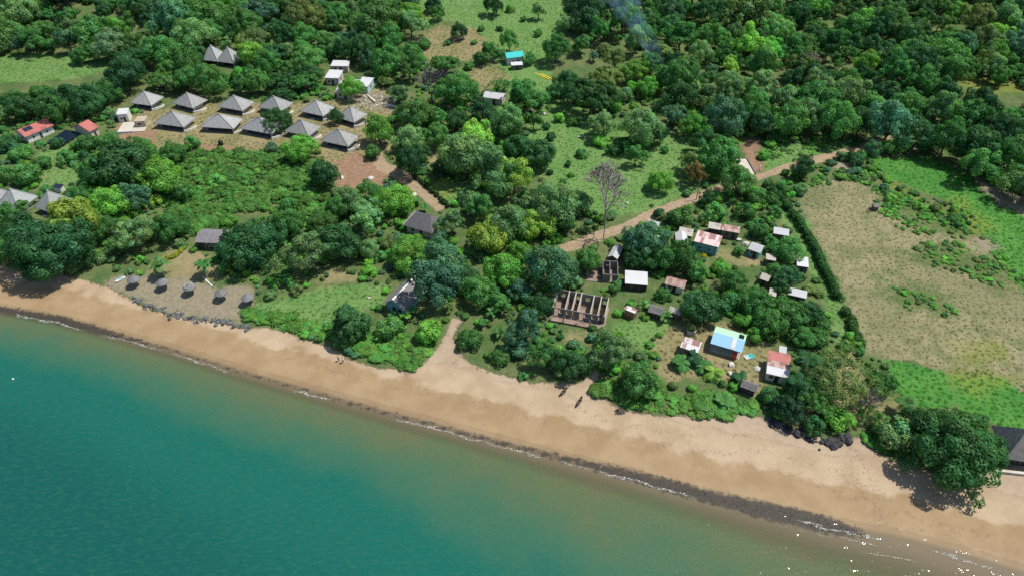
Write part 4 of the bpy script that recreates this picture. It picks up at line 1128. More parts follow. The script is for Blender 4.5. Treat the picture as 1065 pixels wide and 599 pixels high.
def crown_mesh(name, seed, nl, lr, asp, hc, nleaf, ls, up=0.25, flat_bottom=0.35, fill=0.15, spread=1.0, rag=0.12):
    """crown of radius 1 centred hc above the base, built from lobes of leaf clumps"""
    r = np.random.default_rng(seed)
    d = unit(r.normal(size=(nl * 3, 3)))
    d = d[d[:, 2] > -flat_bottom][:nl]
    nl = len(d)
    ctr = d * np.array([1, 1, asp]) * spread
    rad = r.uniform(lr[0], lr[1], nl)
    k = r.uniform(0.72, 1.0, nl) + r.normal(0, rag, nl)
    inner = r.random(nl) < fill
    k[inner] *= r.uniform(0.35, 0.8, inner.sum())
    ctr = ctr * (k * (1 - rad * 0.75))[:, None]
    ph = r.uniform(0, 6.28, 3); kk = unit(r.normal(size=(3, 3))) * 2.6
    for q_ in range(3): ctr[:, :2] *= (1 + 0.13 * np.sin(ctr @ kk[q_] + ph[q_]))[:, None]
    ctr[:, 2] *= 1 + 0.22 * np.sin(ctr[:, 0] * 2.4 + ph[0]) * np.sin(ctr[:, 1] * 2.4 + ph[1])
    w = rad ** 2; w /= w.sum()
    idx = r.choice(nl, nleaf, p=w)
    out = unit(ctr + 1e-6)[idx]
    dd = unit(unit(r.normal(size=(nleaf, 3))) + 0.55 * out + np.array([0, 0, up]))
    rr = rad[idx] * r.uniform(0.72, 1.08, nleaf)
    sq = np.array([1, 1, max(0.55, min(1.0, asp + 0.25))])
    pos = ctr[idx] + dd * rr[:, None] * sq
    nrm = unit(dd + 0.38 * unit(r.normal(size=(nleaf, 3))))
    size = ls * r.uniform(0.65, 1.35, nleaf)
    V, F = leaf_quads(pos + np.array([0, 0, hc]), nrm, size, r)
    me = np_mesh(name, V, F)
    lobe = r.uniform(0.78, 1.22, nl)[idx]
    warm = r.normal(0, 0.07, nl)[idx]
    val = lobe * r.uniform(0.8, 1.2, nleaf)
    c = np.stack([val * (1 + warm), val, val * (1 - warm), np.ones(nleaf)], 1)
    set_attr(me, 'shade', np.repeat(c, 4, 0).astype(np.float32), 'FLOAT_COLOR')
    me.materials.append(M['leaf'])
    return me, ctr, rad

def trunk_mesh(name, seed, hc, ctr, r0=0.055, nlimb=6, low=0.42):
    r = random.Random(seed)
    m = MB()
    fork = hc * low
    lean = (r.uniform(-.05, .05), r.uniform(-.05, .05))
    m.tube([(0, 0, -0.08), (lean[0] * .3, lean[1] * .3, fork * .45), (lean[0], lean[1], fork)], [r0 * 1.35, r0, r0 * .85], 7)
    order = list(range(len(ctr))); r.shuffle(order)
    for k in order[:nlimb]:
        e = Vector(ctr[k]) + Vector((0, 0, hc)); s = Vector((lean[0], lean[1], fork * 0.95))
        mid = s.lerp(e, 0.5) + Vector((r.uniform(-.06, .06), r.uniform(-.06, .06), 0.04))
        m.tube([s, mid, e], [r0 * .6, r0 * .36, r0 * .12], 5)
    return m.mesh(name)

KIND = {}      # kind -> dict(crowns=[mesh], trunks=[mesh], hc, form)
def add_kind(kind, seeds, form, hc, nl, lr, asp, nleaf, ls, bark='bark', r0=0.055, **kw):
    cs_, ts_ = [], []
    for s in seeds:
        low = kw.pop('low', 0.42)
        me, ctr, rad = crown_mesh('crown_' + kind, s, nl, lr, asp, hc, nleaf, ls, **kw)
        t = trunk_mesh('trunk_' + kind, s, hc, ctr, r0, low=low)
        t.materials.append(M[bark])
        cs_.append(me); ts_.append(t)
    KIND[kind] = dict(crowns=cs_, trunks=ts_, hc=hc, form=form)
add_kind('round', (1, 2, 3, 4), 'rounded', 0.92, 54, (0.20, 0.38), 0.80, 7000, 0.064, flat_bottom=0.45)
add_kind('dense', (5, 6), 'dense domed', 0.52, 150, (0.12, 0.22), 0.66, 17000, 0.040, flat_bottom=0.5)
add_kind('loose', (7, 8, 9), 'open-crowned', 1.02, 40, (0.16, 0.32), 0.95, 6000, 0.060, rag=0.2, fill=0.3, r0=0.05)
add_kind('flat', (10, 11), 'flat-topped spreading', 0.66, 90, (0.12, 0.22), 0.36, 8000, 0.05, flat_bottom=0.15, up=0.5, r0=0.05, rag=0.08)
add_kind('tier', (12,), 'layered', 0.46, 70, (0.14, 0.26), 0.72, 9000, 0.055, rag=0.16, up=0.6)
add_kind('shrub', (13, 14, 15), 'low bushy', 0.50, 22, (0.28, 0.46), 0.66, 2200, 0.105, flat_bottom=0.5, r0=0.05, low=0.25)
add_kind('feather', (16,), 'feathery see-through', 0.85, 80, (0.12, 0.22), 0.45, 5200, 0.040, rag=0.2, fill=0.1, flat_bottom=0.25, up=0.3, bark='bark', r0=0.06, low=0.3)

# --- bare tree: limbs that fork again and again
def bare_tree(seed, levels=5, thick=0.055, spread=0.55, first=0.78):
    r = random.Random(seed)
    twigs, trunk = MB(), MB()
    def grow(p, d, L, rad, lv):
        mid = p + d * L * 0.5 + Vector((r.uniform(-1, 1), r.uniform(-1, 1), r.uniform(-.3, .6))) * L * 0.08
        e = p + d * L
        (trunk if lv < 2 else twigs).tube([p, mid, e], [max(rad, .009), max(rad * .8, .008), max(rad * .62, .007)], 6 if lv < 3 else 4, cap=False)
        if lv >= levels: return
        for k in range(3 if lv < 1 else r.choice((2, 3, 3))):
            a = r.uniform(0, 6.28)
            sd = Vector((math.cos(a), math.sin(a), 0))
            nd = (d + sd * r.uniform(spread * .6, spread * 1.3) + Vector((0, 0, 0.12))).normalized()
            grow(e, nd, L * r.uniform(.62, .82), rad * .56, lv + 1)
    grow(Vector((0, 0, -0.06)), Vector((0.02, 0.0, 1)), first, thick, 0)
    return trunk.mesh('trunk_bare'), twigs.mesh('crown_bare')

# --- palm and banana
def palm_mesh(seed, h=2.1, n=17, fl=1.0, banana=False):
    r = random.Random(seed)
    tr, fr = MB(), MB()
    lean = Vector((r.uniform(-.3, .3), r.uniform(-.3, .3), 0))
    pts = [Vector((0, 0, -0.06)), lean * 0.25 + Vector((0, 0, h * .35)), lean * 0.6 + Vector((0, 0, h * .7)), lean + Vector((0, 0, h))]
    tr.tube(pts, [0.075, 0.055, 0.05, 0.055] if not banana else [0.1, 0.09, 0.08, 0.07], 7)
    top = pts[-1]
    for k in range(n):
        a = k * 2.4 + r.uniform(-.2, .2)
        el = r.uniform(-0.15, 1.05) if not banana else r.uniform(0.3, 1.3)
        L = fl * r.uniform(0.8, 1.1)
        hd = Vector((math.cos(a), math.sin(a), 0)); side = Vector((-hd.y, hd.x, 0))
        prev = None; S = 7
        P = []
        for s in range(S + 1):
            t = s / S
            z = math.sin(el) * L * t - (0.75 if not banana else 0.6) * L * t * t * (0.6 + 0.4 * math.cos(el))
            P.append(top + hd * (math.cos(el) * 0.55 + 0.5) * L * t + Vector((0, 0, z)))
        if banana:
            for s in range(S):
                w0 = 0.16 * math.sin(math.pi * min(1, (s + 0.3) / S)); w1 = 0.16 * math.sin(math.pi * min(1, (s + 1.15) / S))
                for sg in (-1, 1):
                    dr = Vector((0, 0, -0.05))
                    fr.add([P[s], P[s] + side * sg * w0 + dr, P[s + 1] + side * sg * w1 + dr, P[s + 1]], [(0, 1, 2, 3)])
        else:
            for s in range(S * 3):
                t = (s + 0.5) / (S * 3); i = min(int(t * S), S - 1); f = t * S - i
                p = P[i].lerp(P[i + 1], f); fwd = (P[i + 1] - P[i]).normalized()
                ll = 0.34 * math.sin(math.pi * (0.12 + 0.83 * t)) * fl
                for sg in (-1, 1):
                    tip = p + (side * sg * 0.85 + fwd * 0.55 + Vector((0, 0, -0.35))).normalized() * ll
                    wv = fwd * 0.036
                    fr.add([p - wv, p + wv, tip + wv * .4, tip - wv * .4], [(0, 1, 2, 3)])
    return tr.mesh('trunk_palm'), fr.mesh('fronds_palm')

def shade_attr(me, seed, lo=0.8, hi=1.2):
    r = np.random.default_rng(seed)
    nf = len(me.polygons)
    per = r.uniform(lo, hi, nf)
    vals = np.ones(len(me.vertices))
    vi = np.zeros(len(me.loops), dtype=np.int32); me.loops.foreach_get('vertex_index', vi)
    lt = np.zeros(nf, dtype=np.int32); me.polygons.foreach_get('loop_total', lt)
    vals[vi] = np.repeat(per, lt)
    set_attr(me, 'shade', np.repeat(vals[:, None], 4, 1).astype(np.float32), 'FLOAT_COLOR')
    me.materials.append(M['leaf'])
for nm, ban, h, n, fl in (('palm', False, 1.75, 19, 1.0), ('lowpalm', False, 0.55, 17, 1.0), ('banana', True, 0.75, 12, 0.85)):
    cs_, ts_ = [], []
    for s in (21, 22):
        t, f = palm_mesh(s, h, n, fl, ban)
        t.materials.append(M['bark_pale' if not ban else 'bark']); shade_attr(f, s)
        cs_.append(f); ts_.append(t)
    KIND[nm] = dict(crowns=cs_, trunks=ts_, hc=h, form={'palm': 'tall coconut', 'lowpalm': 'short', 'banana': 'broad-leaved'}[nm])
bt, bc = bare_tree(5, 7, 0.045, 0.66, 0.6)
bt.materials.append(M['bark_pale']); bc.materials.append(M['bark_pale'])
KIND['bare'] = dict(crowns=[bc], trunks=[bt], hc=1.6, form='leafless')
bt, bc = bare_tree(9, 7, 0.075, 0.8)
M['bark_violet'] = bark('violet_grey_bark', (0.13, 0.11, 0.14), (0.075, 0.065, 0.08))
bt.materials.append(M['bark_violet']); bc.materials.append(M['bark_violet'])
KIND['bareflat'] = dict(crowns=[bc], trunks=[bt], hc=1.5, form='bare-branched violet-grey')

TINT = {'d': ((0.055, 0.168, 0.060), 'dark green'), 'm': ((0.097, 0.270, 0.072), 'mid green'), 'b': ((0.178, 0.443, 0.076), 'bright green'),
        'y': ((0.285, 0.471, 0.088), 'yellow-green'), 'g': ((0.104, 0.258, 0.142), 'blue-green'), 'l': ((0.178, 0.339, 0.131), 'pale green'),
        'o': ((0.168, 0.265, 0.083), 'olive green'), 'k': ((0.033, 0.108, 0.052), 'very dark green'), 'r': ((0.17, 0.14, 0.045), 'brownish'), 'x': ((0.2, 0.18, 0.16), 'grey')}

# u, v of the crown centre, crown width in pixels, kind, colour
T = """262 255 74 dense d|318 266 50 loose l|351 250 52 round d|366 212 32 round l|384 203 28 round m|410 207 42 round b|384 224 42 loose l|384 260 24 round l|427 259 42 round b|463 268 62 loose g|
508 246 46 round y|526 283 46 round b|489 209 38 loose l|514 184 52 loose l|483 165 56 round l|425 169 36 round d|388 160 20 shrub m|312 156 32 round b|337 184 34 round d|
288 125 38 dense d|349 123 17 round d|365 91 28 round b|415 97 27 loose l|394 138 33 round b|427 143 33 round l|433 117 40 round m|455 143 29 round m|497 147 46 loose y|525 128 36 round l|
475 95 40 round m|475 123 32 round d|502 115 29 round d|478 33 20 round d|513 8 20 round d|510 52 24 loose m|442 46 17 shrub m|463 69 36 flat m|487 69 14 shrub m|522 87 28 feather m|
292 84 36 flat d|316 86 34 flat m|616 100 66 flat d|632 85 46 flat o|658 72 31 round b|591 83 30 round d|578 54 29 round m|592 23 25 round l|614 26 31 round d|604 43 30 loose m|545 97 42 loose m|
629 128 36 loose l|667 134 46 round l|702 122 42 flat g|724 132 29 round b|598 127 16 shrub m|582 124 14 shrub b|569 132 10 shrub d|624 145 22 shrub b|572 143 13 shrub d|528 133 30 round m|
709 99 34 round d|734 100 28 loose l|758 96 32 loose l|761 69 27 loose y|756 122 46 round g|782 118 36 round m|563 161 36 round d|591 171 9 shrub d|572 180 9 shrub d|595 182 9 shrub b|585 190 9 shrub m|
604 160 15 shrub m|639 157 20 shrub d|661 163 24 loose m|692 156 12 shrub m|687 188 29 round b|717 172 24 loose o|724 182 26 loose r|748 165 44 round m|767 190 38 round m|535 184 46 loose y|571 218 54 round l|599 208 36 round l|533 235 46 round l|
538 260 30 round b|573 283 52 round g|612 271 30 round m|670 251 46 round g|708 268 38 round m|685 223 17 shrub d|705 226 32 shrub m|735 206 20 round d|743 221 30 shrub m|596 377 38 round d|666 393 48 round m|
632 365 48 loose l|568 371 42 loose m|548 344 42 loose g|730 317 46 round d|690 308 19 shrub m|616 341 10 shrub m|642 326 13 shrub b|361 342 56 tier d|407 342 32 shrub m|452 300 60 loose g|491 354 33 shrub m|
445 346 32 shrub b|873 390 74 feather o|850 420 44 feather m|922 400 38 feather m|818 323 40 round m|856 338 26 shrub m|994 467 102 dense d|932 453 46 shrub l|872 432 38 shrub b|833 176 25 round d|
813 196 20 shrub m|889 166 25 shrub d|834 197 18 shrub l|805 221 20 shrub m|818 259 32 round m|818 287 28 round d|124 168 62 round d|167 184 46 round b|112 212 42 round b|142 208 32 loose g|
78 230 58 round y|58 262 98 dense d|142 238 48 loose l|176 235 40 round m|28 184 32 shrub m|8 184 24 shrub m|165 208 18 shrub y|4 262 40 round m|100 172 40 round m|200 130 0 x x|
540 300 30 round g|500 300 40 round m|478 285 34 round d|448 284 28 round d|350 216 28 round m|336 232 34 round m|300 232 34 round m|470 232 30 loose l|500 215 36 loose m|545 210 36 loose l|
556 235 36 round y|584 231 28 round d|520 310 34 loose m|560 320 30 round d|540 360 30 shrub g|520 372 28 shrub m|640 300 16 shrub m|690 270 30 round m|660 272 24 round d|725 283 28 round m|750 280 26 shrub b|
765 292 32 round m|785 315 34 round m|760 316 30 shrub m|800 335 34 round m|775 335 24 shrub b|840 325 28 round d|848 352 28 shrub m|835 350 26 round m|800 250 18 shrub m|770 262 14 shrub m|790 240 20 round m|775 222 24 shrub m|
806 282 22 round m|812 300 20 round d|785 205 28 shrub m|800 208 22 shrub m|752 236 14 shrub b|732 228 16 shrub m|690 240 16 shrub m|668 262 22 round d|
440 160 24 round d|462 172 24 round d|455 120 24 round m|540 150 34 round d|555 125 24 loose m|578 94 22 round d|530 45 24 loose m|550 61 15 round m|500 30 10 shrub m|465 45 8 shrub m|492 44 8 shrub m|520 30 10 shrub m|455 15 16 round m|560 12 18 loose l|500 60 18 round m|530 10 12 shrub b|450 5 18 round d|545 20 9 shrub m|560 35 12 shrub m|
650 150 26 shrub m|680 140 30 round d|735 150 30 round d|790 128 34 round d|820 128 40 round m|845 122 40 loose l|870 130 42 round m|895 128 40 round d|925 132 46 round g|955 140 44 round d|985 148 42 round m|1015 155 46 round d|1045 165 46 round m|1062 186 36 round m|
1040 135 40 round d|1010 125 40 loose m|975 118 40 loose l|945 112 40 round m|910 105 40 loose m|880 100 40 round l|850 92 44 loose l|815 98 44 loose l|790 88 40 loose l|775 50 36 loose b|805 50 40 loose b|790 70 36 loose m|830 68 34 loose o|845 62 24 feather x|
900 66 28 round b|930 75 36 loose m|960 85 36 round m|660 45 30 loose l|640 60 30 loose o|690 50 30 loose o|675 90 26 round b|650 100 24 shrub l|690 110 22 shrub l|640 112 20 shrub b|700 70 26 round d|
25 110 36 round d|55 115 36 round m|90 108 36 round d|15 104 30 round m|45 103 30 round m|75 101 30 round d|108 98 30 round m|130 78 40 round d|165 82 36 flat m|195 80 36 round m|220 85 34 round m|250 82 30 shrub b|262 55 34 round b|280 68 28 round m|
140 60 36 flat d|170 55 36 round m|200 55 30 round d|260 80 24 round m|235 85 20 shrub m|320 60 36 round m|345 46 30 round m|378 52 32 round d|400 65 34 round m|425 70 32 loose m|400 84 22 flat o|405 40 34 round m|430 55 24 round m|322 76 24 round d|
90 150 26 shrub m|70 165 22 shrub m|45 170 24 shrub m|105 190 26 shrub m|85 200 24 round m|20 160 24 shrub m|5 150 28 shrub d|60 150 16 shrub d|110 145 24 shrub m|150 160 30 round m|180 160 26 round m|145 180 34 round m|190 200 26 round m|200 150 18 shrub m|
20 240 40 round d|105 235 34 round m|125 250 34 loose m|10 225 26 round m|330 250 30 round d|300 215 24 shrub m|235 230 22 shrub b|
905 430 32 feather m|835 405 34 round d|820 425 32 round k|800 412 24 shrub d|845 442 26 shrub d|950 440 30 round d|915 450 24 shrub m|785 350 20 shrub b|800 350 16 shrub m"""
T += """|165 272 26 palm m|208 272 22 palm m|25 213 20 palm m|840 372 32 palm d|829 394 26 palm d|818 388 14 lowpalm y|945 415 26 palm m|732 383 24 lowpalm m|745 388 26 lowpalm y|712 376 24 lowpalm m|722 370 22 lowpalm d|748 412 24 lowpalm m|768 392 16 lowpalm d|760 418 20 lowpalm m|
421 331 24 banana b|405 328 20 banana m|432 322 18 banana m|512 328 24 banana m|500 335 20 banana m|522 322 20 banana l|520 342 20 banana m|432 208 16 banana m|442 214 14 banana m|690 330 10 banana m|629 190 42 bare x|448 88 34 bareflat x|905 415 30 bareflat x"""
HEIGHT_UP = {'round': 0.0}
BARE_LABEL = {}
placed = []     # every tree: dict with pixel, size, kind, colour, ground position and radius
occupied = []
for row in T.replace('\n', '').split('|'):
    u, v, w, k, c = row.split()
    if k == 'x': continue
    u, v, w = float(u), float(v), float(w)
    hc = KIND[k]['hc']
    p = GP(u, v, 5.0)
    for _ in range(4):
        dep = float(project(p.x, p.y, p.z + 4)[2])
        rad = 0.92 * w / 2 * dep / FPX
        if k in ('palm', 'lowpalm', 'banana'): rad = max(2.3, min(rad, 3.8))
        sc = rad
        if k == 'bare': sc = rad * 0.85
        p = GP(u, v, hc * sc)
    if k == 'bare': p, sc = GP(629, 234), 8.6
    placed.append(dict(u=u, v=v, w=w, kind=k, col=c, p=p, r=sc))

# --- the woods: fill with more trees, the nearest as things, the far ones as one mass
WOOD = [[(-120, -75), (436, -75), (430, 0), (428, 40), (436, 68), (404, 92), (392, 74), (362, 60), (336, 62), (326, 92), (300, 98), (262, 92), (214, 92), (168, 88), (136, 94), (122, 112), (100, 116), (62, 124), (-120, 130)],
        [(596, -75), (1190, -75), (1190, 235), (1065, 198), (1016, 178), (960, 156), (900, 148), (840, 138), (800, 136), (770, 138), (716, 110), (694, 96), (668, 66), (622, 56), (598, 40)]]
CLEAR = [[(-20, 48), (60, 52), (135, 60), (110, 92), (60, 97), (-20, 98)], [(986, 74), (1025, 76), (1110, 86), (1110, 116), (1024, 114), (996, 104)], [(206, 46), (250, 46), (252, 74), (206, 72)], [(332, 62), (392, 62), (392, 112), (332, 100)], [(110, 108), (140, 108), (140, 120), (110, 120)],
         [(835, 8), (845, 8), (880, 34), (872, 38)], [(664, 78), (700, 100), (690, 116), (640, 112), (640, 100)], [(0, 122), (60, 122), (60, 150), (0, 150)], [(285, 55), (310, 45), (330, 60), (305, 75)]]
gxs, gys = [], []
STEP = 5.4
yy = 150.0
while yy < 560:
    xx = -430.0
    while xx < 430:
        gxs.append(xx + rng.uniform(-2.2, 2.2)); gys.append(yy + rng.uniform(-2.2, 2.2)); xx += STEP
    yy += STEP
gxs, gys = np.array(gxs), np.array(gys)
gz = terrain(gxs, gys)
pu, pv, pd = project(gxs, gys, gz + 4.5)
ok = np.zeros(len(gxs), bool)
for pl_ in WOOD: ok |= in_poly(pu, pv, pl_)
for pl_ in CLEAR: ok &= ~in_poly(pu, pv, pl_)
hx = np.array([t['p'].x for t in placed]); hy = np.array([t['p'].y for t in placed]); hr = np.array([t['r'] for t in placed])
order = rng.permutation(np.nonzero(ok)[0])
acc = []
ax_, ay_, ar_ = [], [], []
big = np.sin(gxs * 0.031 + 0.7) * np.sin(gys * 0.027 + 2.0)
for i in order:
    x, y = gxs[i], gys[i]
    rad = float(np.clip(rng.lognormal(math.log(4.1), 0.45), 2.0, 9.5))
    if len(hx) and ((hx - x) ** 2 + (hy - y) ** 2 < (0.62 * (hr + rad)) ** 2).any(): continue
    if ax_:
        if ((np.array(ax_) - x) ** 2 + (np.array(ay_) - y) ** 2 < (0.56 * (np.array(ar_) + rad)) ** 2).any(): continue
    if any((x - f[0]) ** 2 + (y - f[1]) ** 2 < (f[2] + rad * .7) ** 2 for f in FOOT): continue
    ax_.append(x); ay_.append(y); ar_.append(rad)
    kd = rng.choice(['round', 'loose', 'round', 'loose', 'flat', 'dense'], p=[.28, .26, .14, .14, .10, .08])
    b = big[i] + rng.normal(0, 0.5)
    cl = 'd' if b < -0.5 else 'm' if b < 0.1 else rng.choice(['l', 'm', 'b', 'g', 'o', 'm', 'l', 'g'])
    acc.append(dict(u=float(pu[i]), v=float(pv[i]), w=2 * rad * FPX / float(pd[i]), kind=str(kd), col=str(cl), p=Vector((x, y, float(gz[i]))), r=rad))
acc.sort(key=lambda t: t['v'], reverse=True)
inview = [t for t in acc if -20 < t['u'] < 1085 and t['v'] > -8]
room = max(0, 300 - sum(1 for t in placed if t['kind'] not in ('shrub', 'palm', 'lowpalm', 'banana', 'bare', 'bareflat')))
near_ids = set(id(t) for t in inview[:room])
far = [t for t in acc if id(t) not in near_ids]
for t in inview[:room]: t['wood'] = True
placed += inview[:room]

# --- labels that single each tree out
CATN = {'palm': 'palm', 'lowpalm': 'palm', 'banana': 'banana plant', 'shrub': 'shrub'}
def size_word(t):
    d = 2 * t['r']
    if t['kind'] in ('shrub',): return 'small' if d < 4 else 'large' if d > 8 else ''
    return 'small' if d < 6.5 else 'huge' if d > 17.5 else 'large' if d > 12.5 else ''
def base_label(t):
    n = CATN.get(t['kind'], 'tree')
    colr = '' if t['kind'] in ('bare', 'bareflat') else TINT[t['col']][1]
    L = min(LAND, key=lambda l: (l[1] - t['u']) ** 2 + (1.7 * (l[2] - t['v'])) ** 2)
    du, dv = t['u'] - L[1], t['v'] - L[2]
    if abs(du) > 1.3 * abs(dv): rel = 'left of' if du < 0 else 'right of'
    else: rel = 'behind' if dv < 0 else 'in front of'
    if math.hypot(du, dv) > 75: rel = 'far ' + rel if rel in ('left of', 'right of') else 'well ' + rel
    form = KIND[t['kind']]['form']
    full = ' '.join(x for x in (size_word(t), colr, form, n, rel, L[0]) if x)
    return full if len(full.split()) <= 11 else ' '.join(x for x in (colr.replace('very ', '') or form, n, rel.replace('well ', '').replace('far ', ''), L[0]) if x)
groups = {}
for t in placed:
    t['lab'] = base_label(t)
    groups.setdefault(t['lab'], []).append(t)
ORD = ['leftmost', 'second from left', 'third from left', 'fourth from left', 'fifth from left', 'sixth from left', 'seventh from left']
for lab, ts in groups.items():
    if len(ts) > 1:
        ts.sort(key=lambda t: t['u'])
        for i, t in enumerate(ts):
            if len(ts) == 2: t['lab'] = lab + ', ' + ('left one' if i == 0 else 'right one') + ' of two'
            elif i == len(ts) - 1: t['lab'] = lab + ', rightmost one'
            elif i < len(ORD): t['lab'] = lab + ', ' + ORD[i]
            else: t['lab'] = lab + ', right half'; t['share'] = True
for t in placed:
    if t['kind'] == 'bare': t['lab'] = 'tall pale leafless tree standing beside the dirt road above the village'
    if len(t['lab'].split()) > 16: t['lab'] = t['lab'].replace(' from left', '').replace(' one of two', '').replace('rightmost one', 'rightmost')

GRP = {'palm': 'coconut palms', 'lowpalm': 'short palms near the beach', 'banana': 'banana plants', 'shrub': 'shrubs of the slope and village'}
NAME = {'palm': 'palm_tree', 'lowpalm': 'palm_tree', 'banana': 'banana_plant', 'shrub': 'shrub', 'bare': 'bare_tree', 'bareflat': 'bare_tree'}
proto = {}
for i, t in enumerate(placed):
    k = KIND[t['kind']]
    j = i % len(k['crowns'])
    e = empty(NAME.get(t['kind'], 'tree'), (t['p'].x, t['p'].y, t['p'].z - 0.05), rng.uniform(0, 6.28), t['lab'], CATN.get(t['kind'], 'tree'),
              GRP.get(t['kind'], 'trees of the coastal wood' if t.get('wood') else 'broad-leaved trees around the village and resort'))
    s = t['r']
    e.scale = (s * rng.uniform(.86, 1.14), s * rng.uniform(.86, 1.14), s * rng.uniform(.82, 1.22))
    tr = link_mesh('trunk' if t['kind'] != 'shrub' else 'stem', k['trunks'][j], None, e)
    cr = link_mesh({'palm': 'fronds', 'lowpalm': 'fronds', 'banana': 'leaves', 'shrub': 'foliage', 'bare': 'branches', 'bareflat': 'branches'}.get(t['kind'], 'crown'), k['crowns'][j], None, e)
    tc_ = np.array(TINT[t['col']][0]) * rng.uniform(0.82, 1.2)
    cr['tint'] = [float(x) for x in tc_]
    proto.setdefault(t['kind'], {})[j] = (cr, tr)
    occupied.append((t['p'].x, t['p'].y, t['r']))

# --- instanced masses ("stuff"): far wood, undergrowth, thicket, field tufts
def scatter(name, pts, rot, scl, idx, tint, objs, label, trunks=None):
    n = len(pts)
    me = bpy.data.meshes.new(name)
    me.vertices.add(n)
    me.vertices.foreach_set('co', np.ascontiguousarray(pts, dtype=np.float32).ravel())
    set_attr(me, 'turn', np.stack([np.zeros(n), np.zeros(n), rot], 1).astype(np.float32), 'FLOAT_VECTOR')
    set_attr(me, 'size', np.asarray(scl, dtype=np.float32), 'FLOAT_VECTOR')
    set_attr(me, 'pick', np.asarray(idx, dtype=np.int32), 'INT')
    tt = np.concatenate([np.asarray(tint), np.ones((n, 1))], 1).astype(np.float32)
    set_attr(me, 'tint', tt, 'FLOAT_COLOR')
    o = bpy.data.objects.new(name, me)
    col.objects.link(o)
    ng = bpy.data.node_groups.new(name + '_nodes', 'GeometryNodeTree')
    ng.interface.new_socket('Geometry', in_out='INPUT', socket_type='NodeSocketGeometry')
    ng.interface.new_socket('Geometry', in_out='OUTPUT', socket_type='NodeSocketGeometry')
    gi = ng.nodes.new('NodeGroupInput'); go = ng.nodes.new('NodeGroupOutput')
    def na(nm, typ):
        nd = ng.nodes.new('GeometryNodeInputNamedAttribute'); nd.data_type = typ; nd.inputs[0].default_value = nm
        return nd.outputs['Attribute']
    def layer(obs):
        jn = ng.nodes.new('GeometryNodeJoinGeometry')
        for ob in reversed(obs):
            oi = ng.nodes.new('GeometryNodeObjectInfo'); oi.inputs['Object'].default_value = ob; oi.inputs['As Instance'].default_value = True
            ng.links.new(oi.outputs['Geometry'], jn.inputs[0])
        ip = ng.nodes.new('GeometryNodeInstanceOnPoints')
        ng.links.new(gi.outputs[0], ip.inputs['Points'])
        ng.links.new(jn.outputs[0], ip.inputs['Instance'])
        ip.inputs['Pick Instance'].default_value = True
        ng.links.new(na('pick', 'INT'), ip.inputs['Instance Index'])
        ng.links.new(na('turn', 'FLOAT_VECTOR'), ip.inputs['Rotation'])
        ng.links.new(na('size', 'FLOAT_VECTOR'), ip.inputs['Scale'])
        return ip.outputs[0]
    outs = [layer(objs)] + ([layer(trunks)] if trunks else [])
    jn = ng.nodes.new('GeometryNodeJoinGeometry')
    for s in outs: ng.links.new(s, jn.inputs[0])
    ng.links.new(jn.outputs[0], go.inputs[0])
    md = o.modifiers.new('instances', 'NODES'); md.node_group = ng
    tag(o, label, None, None, 'stuff')
    return o

def tints(keys, jit=0.15):
    base = np.array([TINT[k][0] for k in keys])
    return base * rng.uniform(1 - jit, 1 + jit, (len(keys), 1)) * (1 + rng.normal(0, 0.05, (len(keys), 3)))

fk = ['round', 'loose', 'flat', 'dense']
fo, ft, off = [], [], {}
for k in fk:
    for j in sorted(proto[k]):
        off.setdefault(k, []).append(len(fo)); fo.append(proto[k][j][0]); ft.append(proto[k][j][1])
pick = [off[t['kind']][int(rng.integers(len(off[t['kind']])))] for t in far]
P_ = np.array([[t['p'].x, t['p'].y, t['p'].z - 0.1] for t in far]); S_ = np.array([[t['r'], t['r'], t['r'] * rng.uniform(.85, 1.25)] for t in far])
scatter('distant_woodland', P_, rng.uniform(0, 6.28, len(far)), S_, pick, tints([t['col'] for t in far]), fo, 'dense green woodland covering the slope at the top of the picture', ft)

SHR = [proto['shrub'][j][0] for j in sorted(proto['shrub'])]
def fill(polys, spacing, jitter=0.45, avoid_foot=True, avoid=(), tree_gap=None, off_px=True):
    """jittered points on the ground inside pixel polygons"""
    out = []
    for pg in polys:
        W_ = poly(pg)
        xs = np.array([p[0] for p in W_]); ys = np.array([p[1] for p in W_])
        a, b = np.meshgrid(np.arange(xs.min(), xs.max(), spacing), np.arange(ys.min(), ys.max(), spacing))
        a = a.ravel() + rng.uniform(-jitter, jitter, a.size) * spacing; b = b.ravel() + rng.uniform(-jitter, jitter, b.size) * spacing
        m = in_poly(a, b, W_)
        out.append(np.stack([a[m], b[m]], 1))
    pts = np.concatenate(out)
    keep = np.ones(len(pts), bool)
    for k, lim in avoid: keep &= sdf(pts[:, 0], pts[:, 1], ZW[k]) < lim
    keep &= coast(pts[:, 0], pts[:, 1]) > 1
    if avoid_foot:
        for f in FOOT: keep &= (pts[:, 0] - f[0]) ** 2 + (pts[:, 1] - f[1]) ** 2 > f[2] ** 2
    pts = pts[keep]
    return np.column_stack([pts, terrain(pts[:, 0], pts[:, 1])])
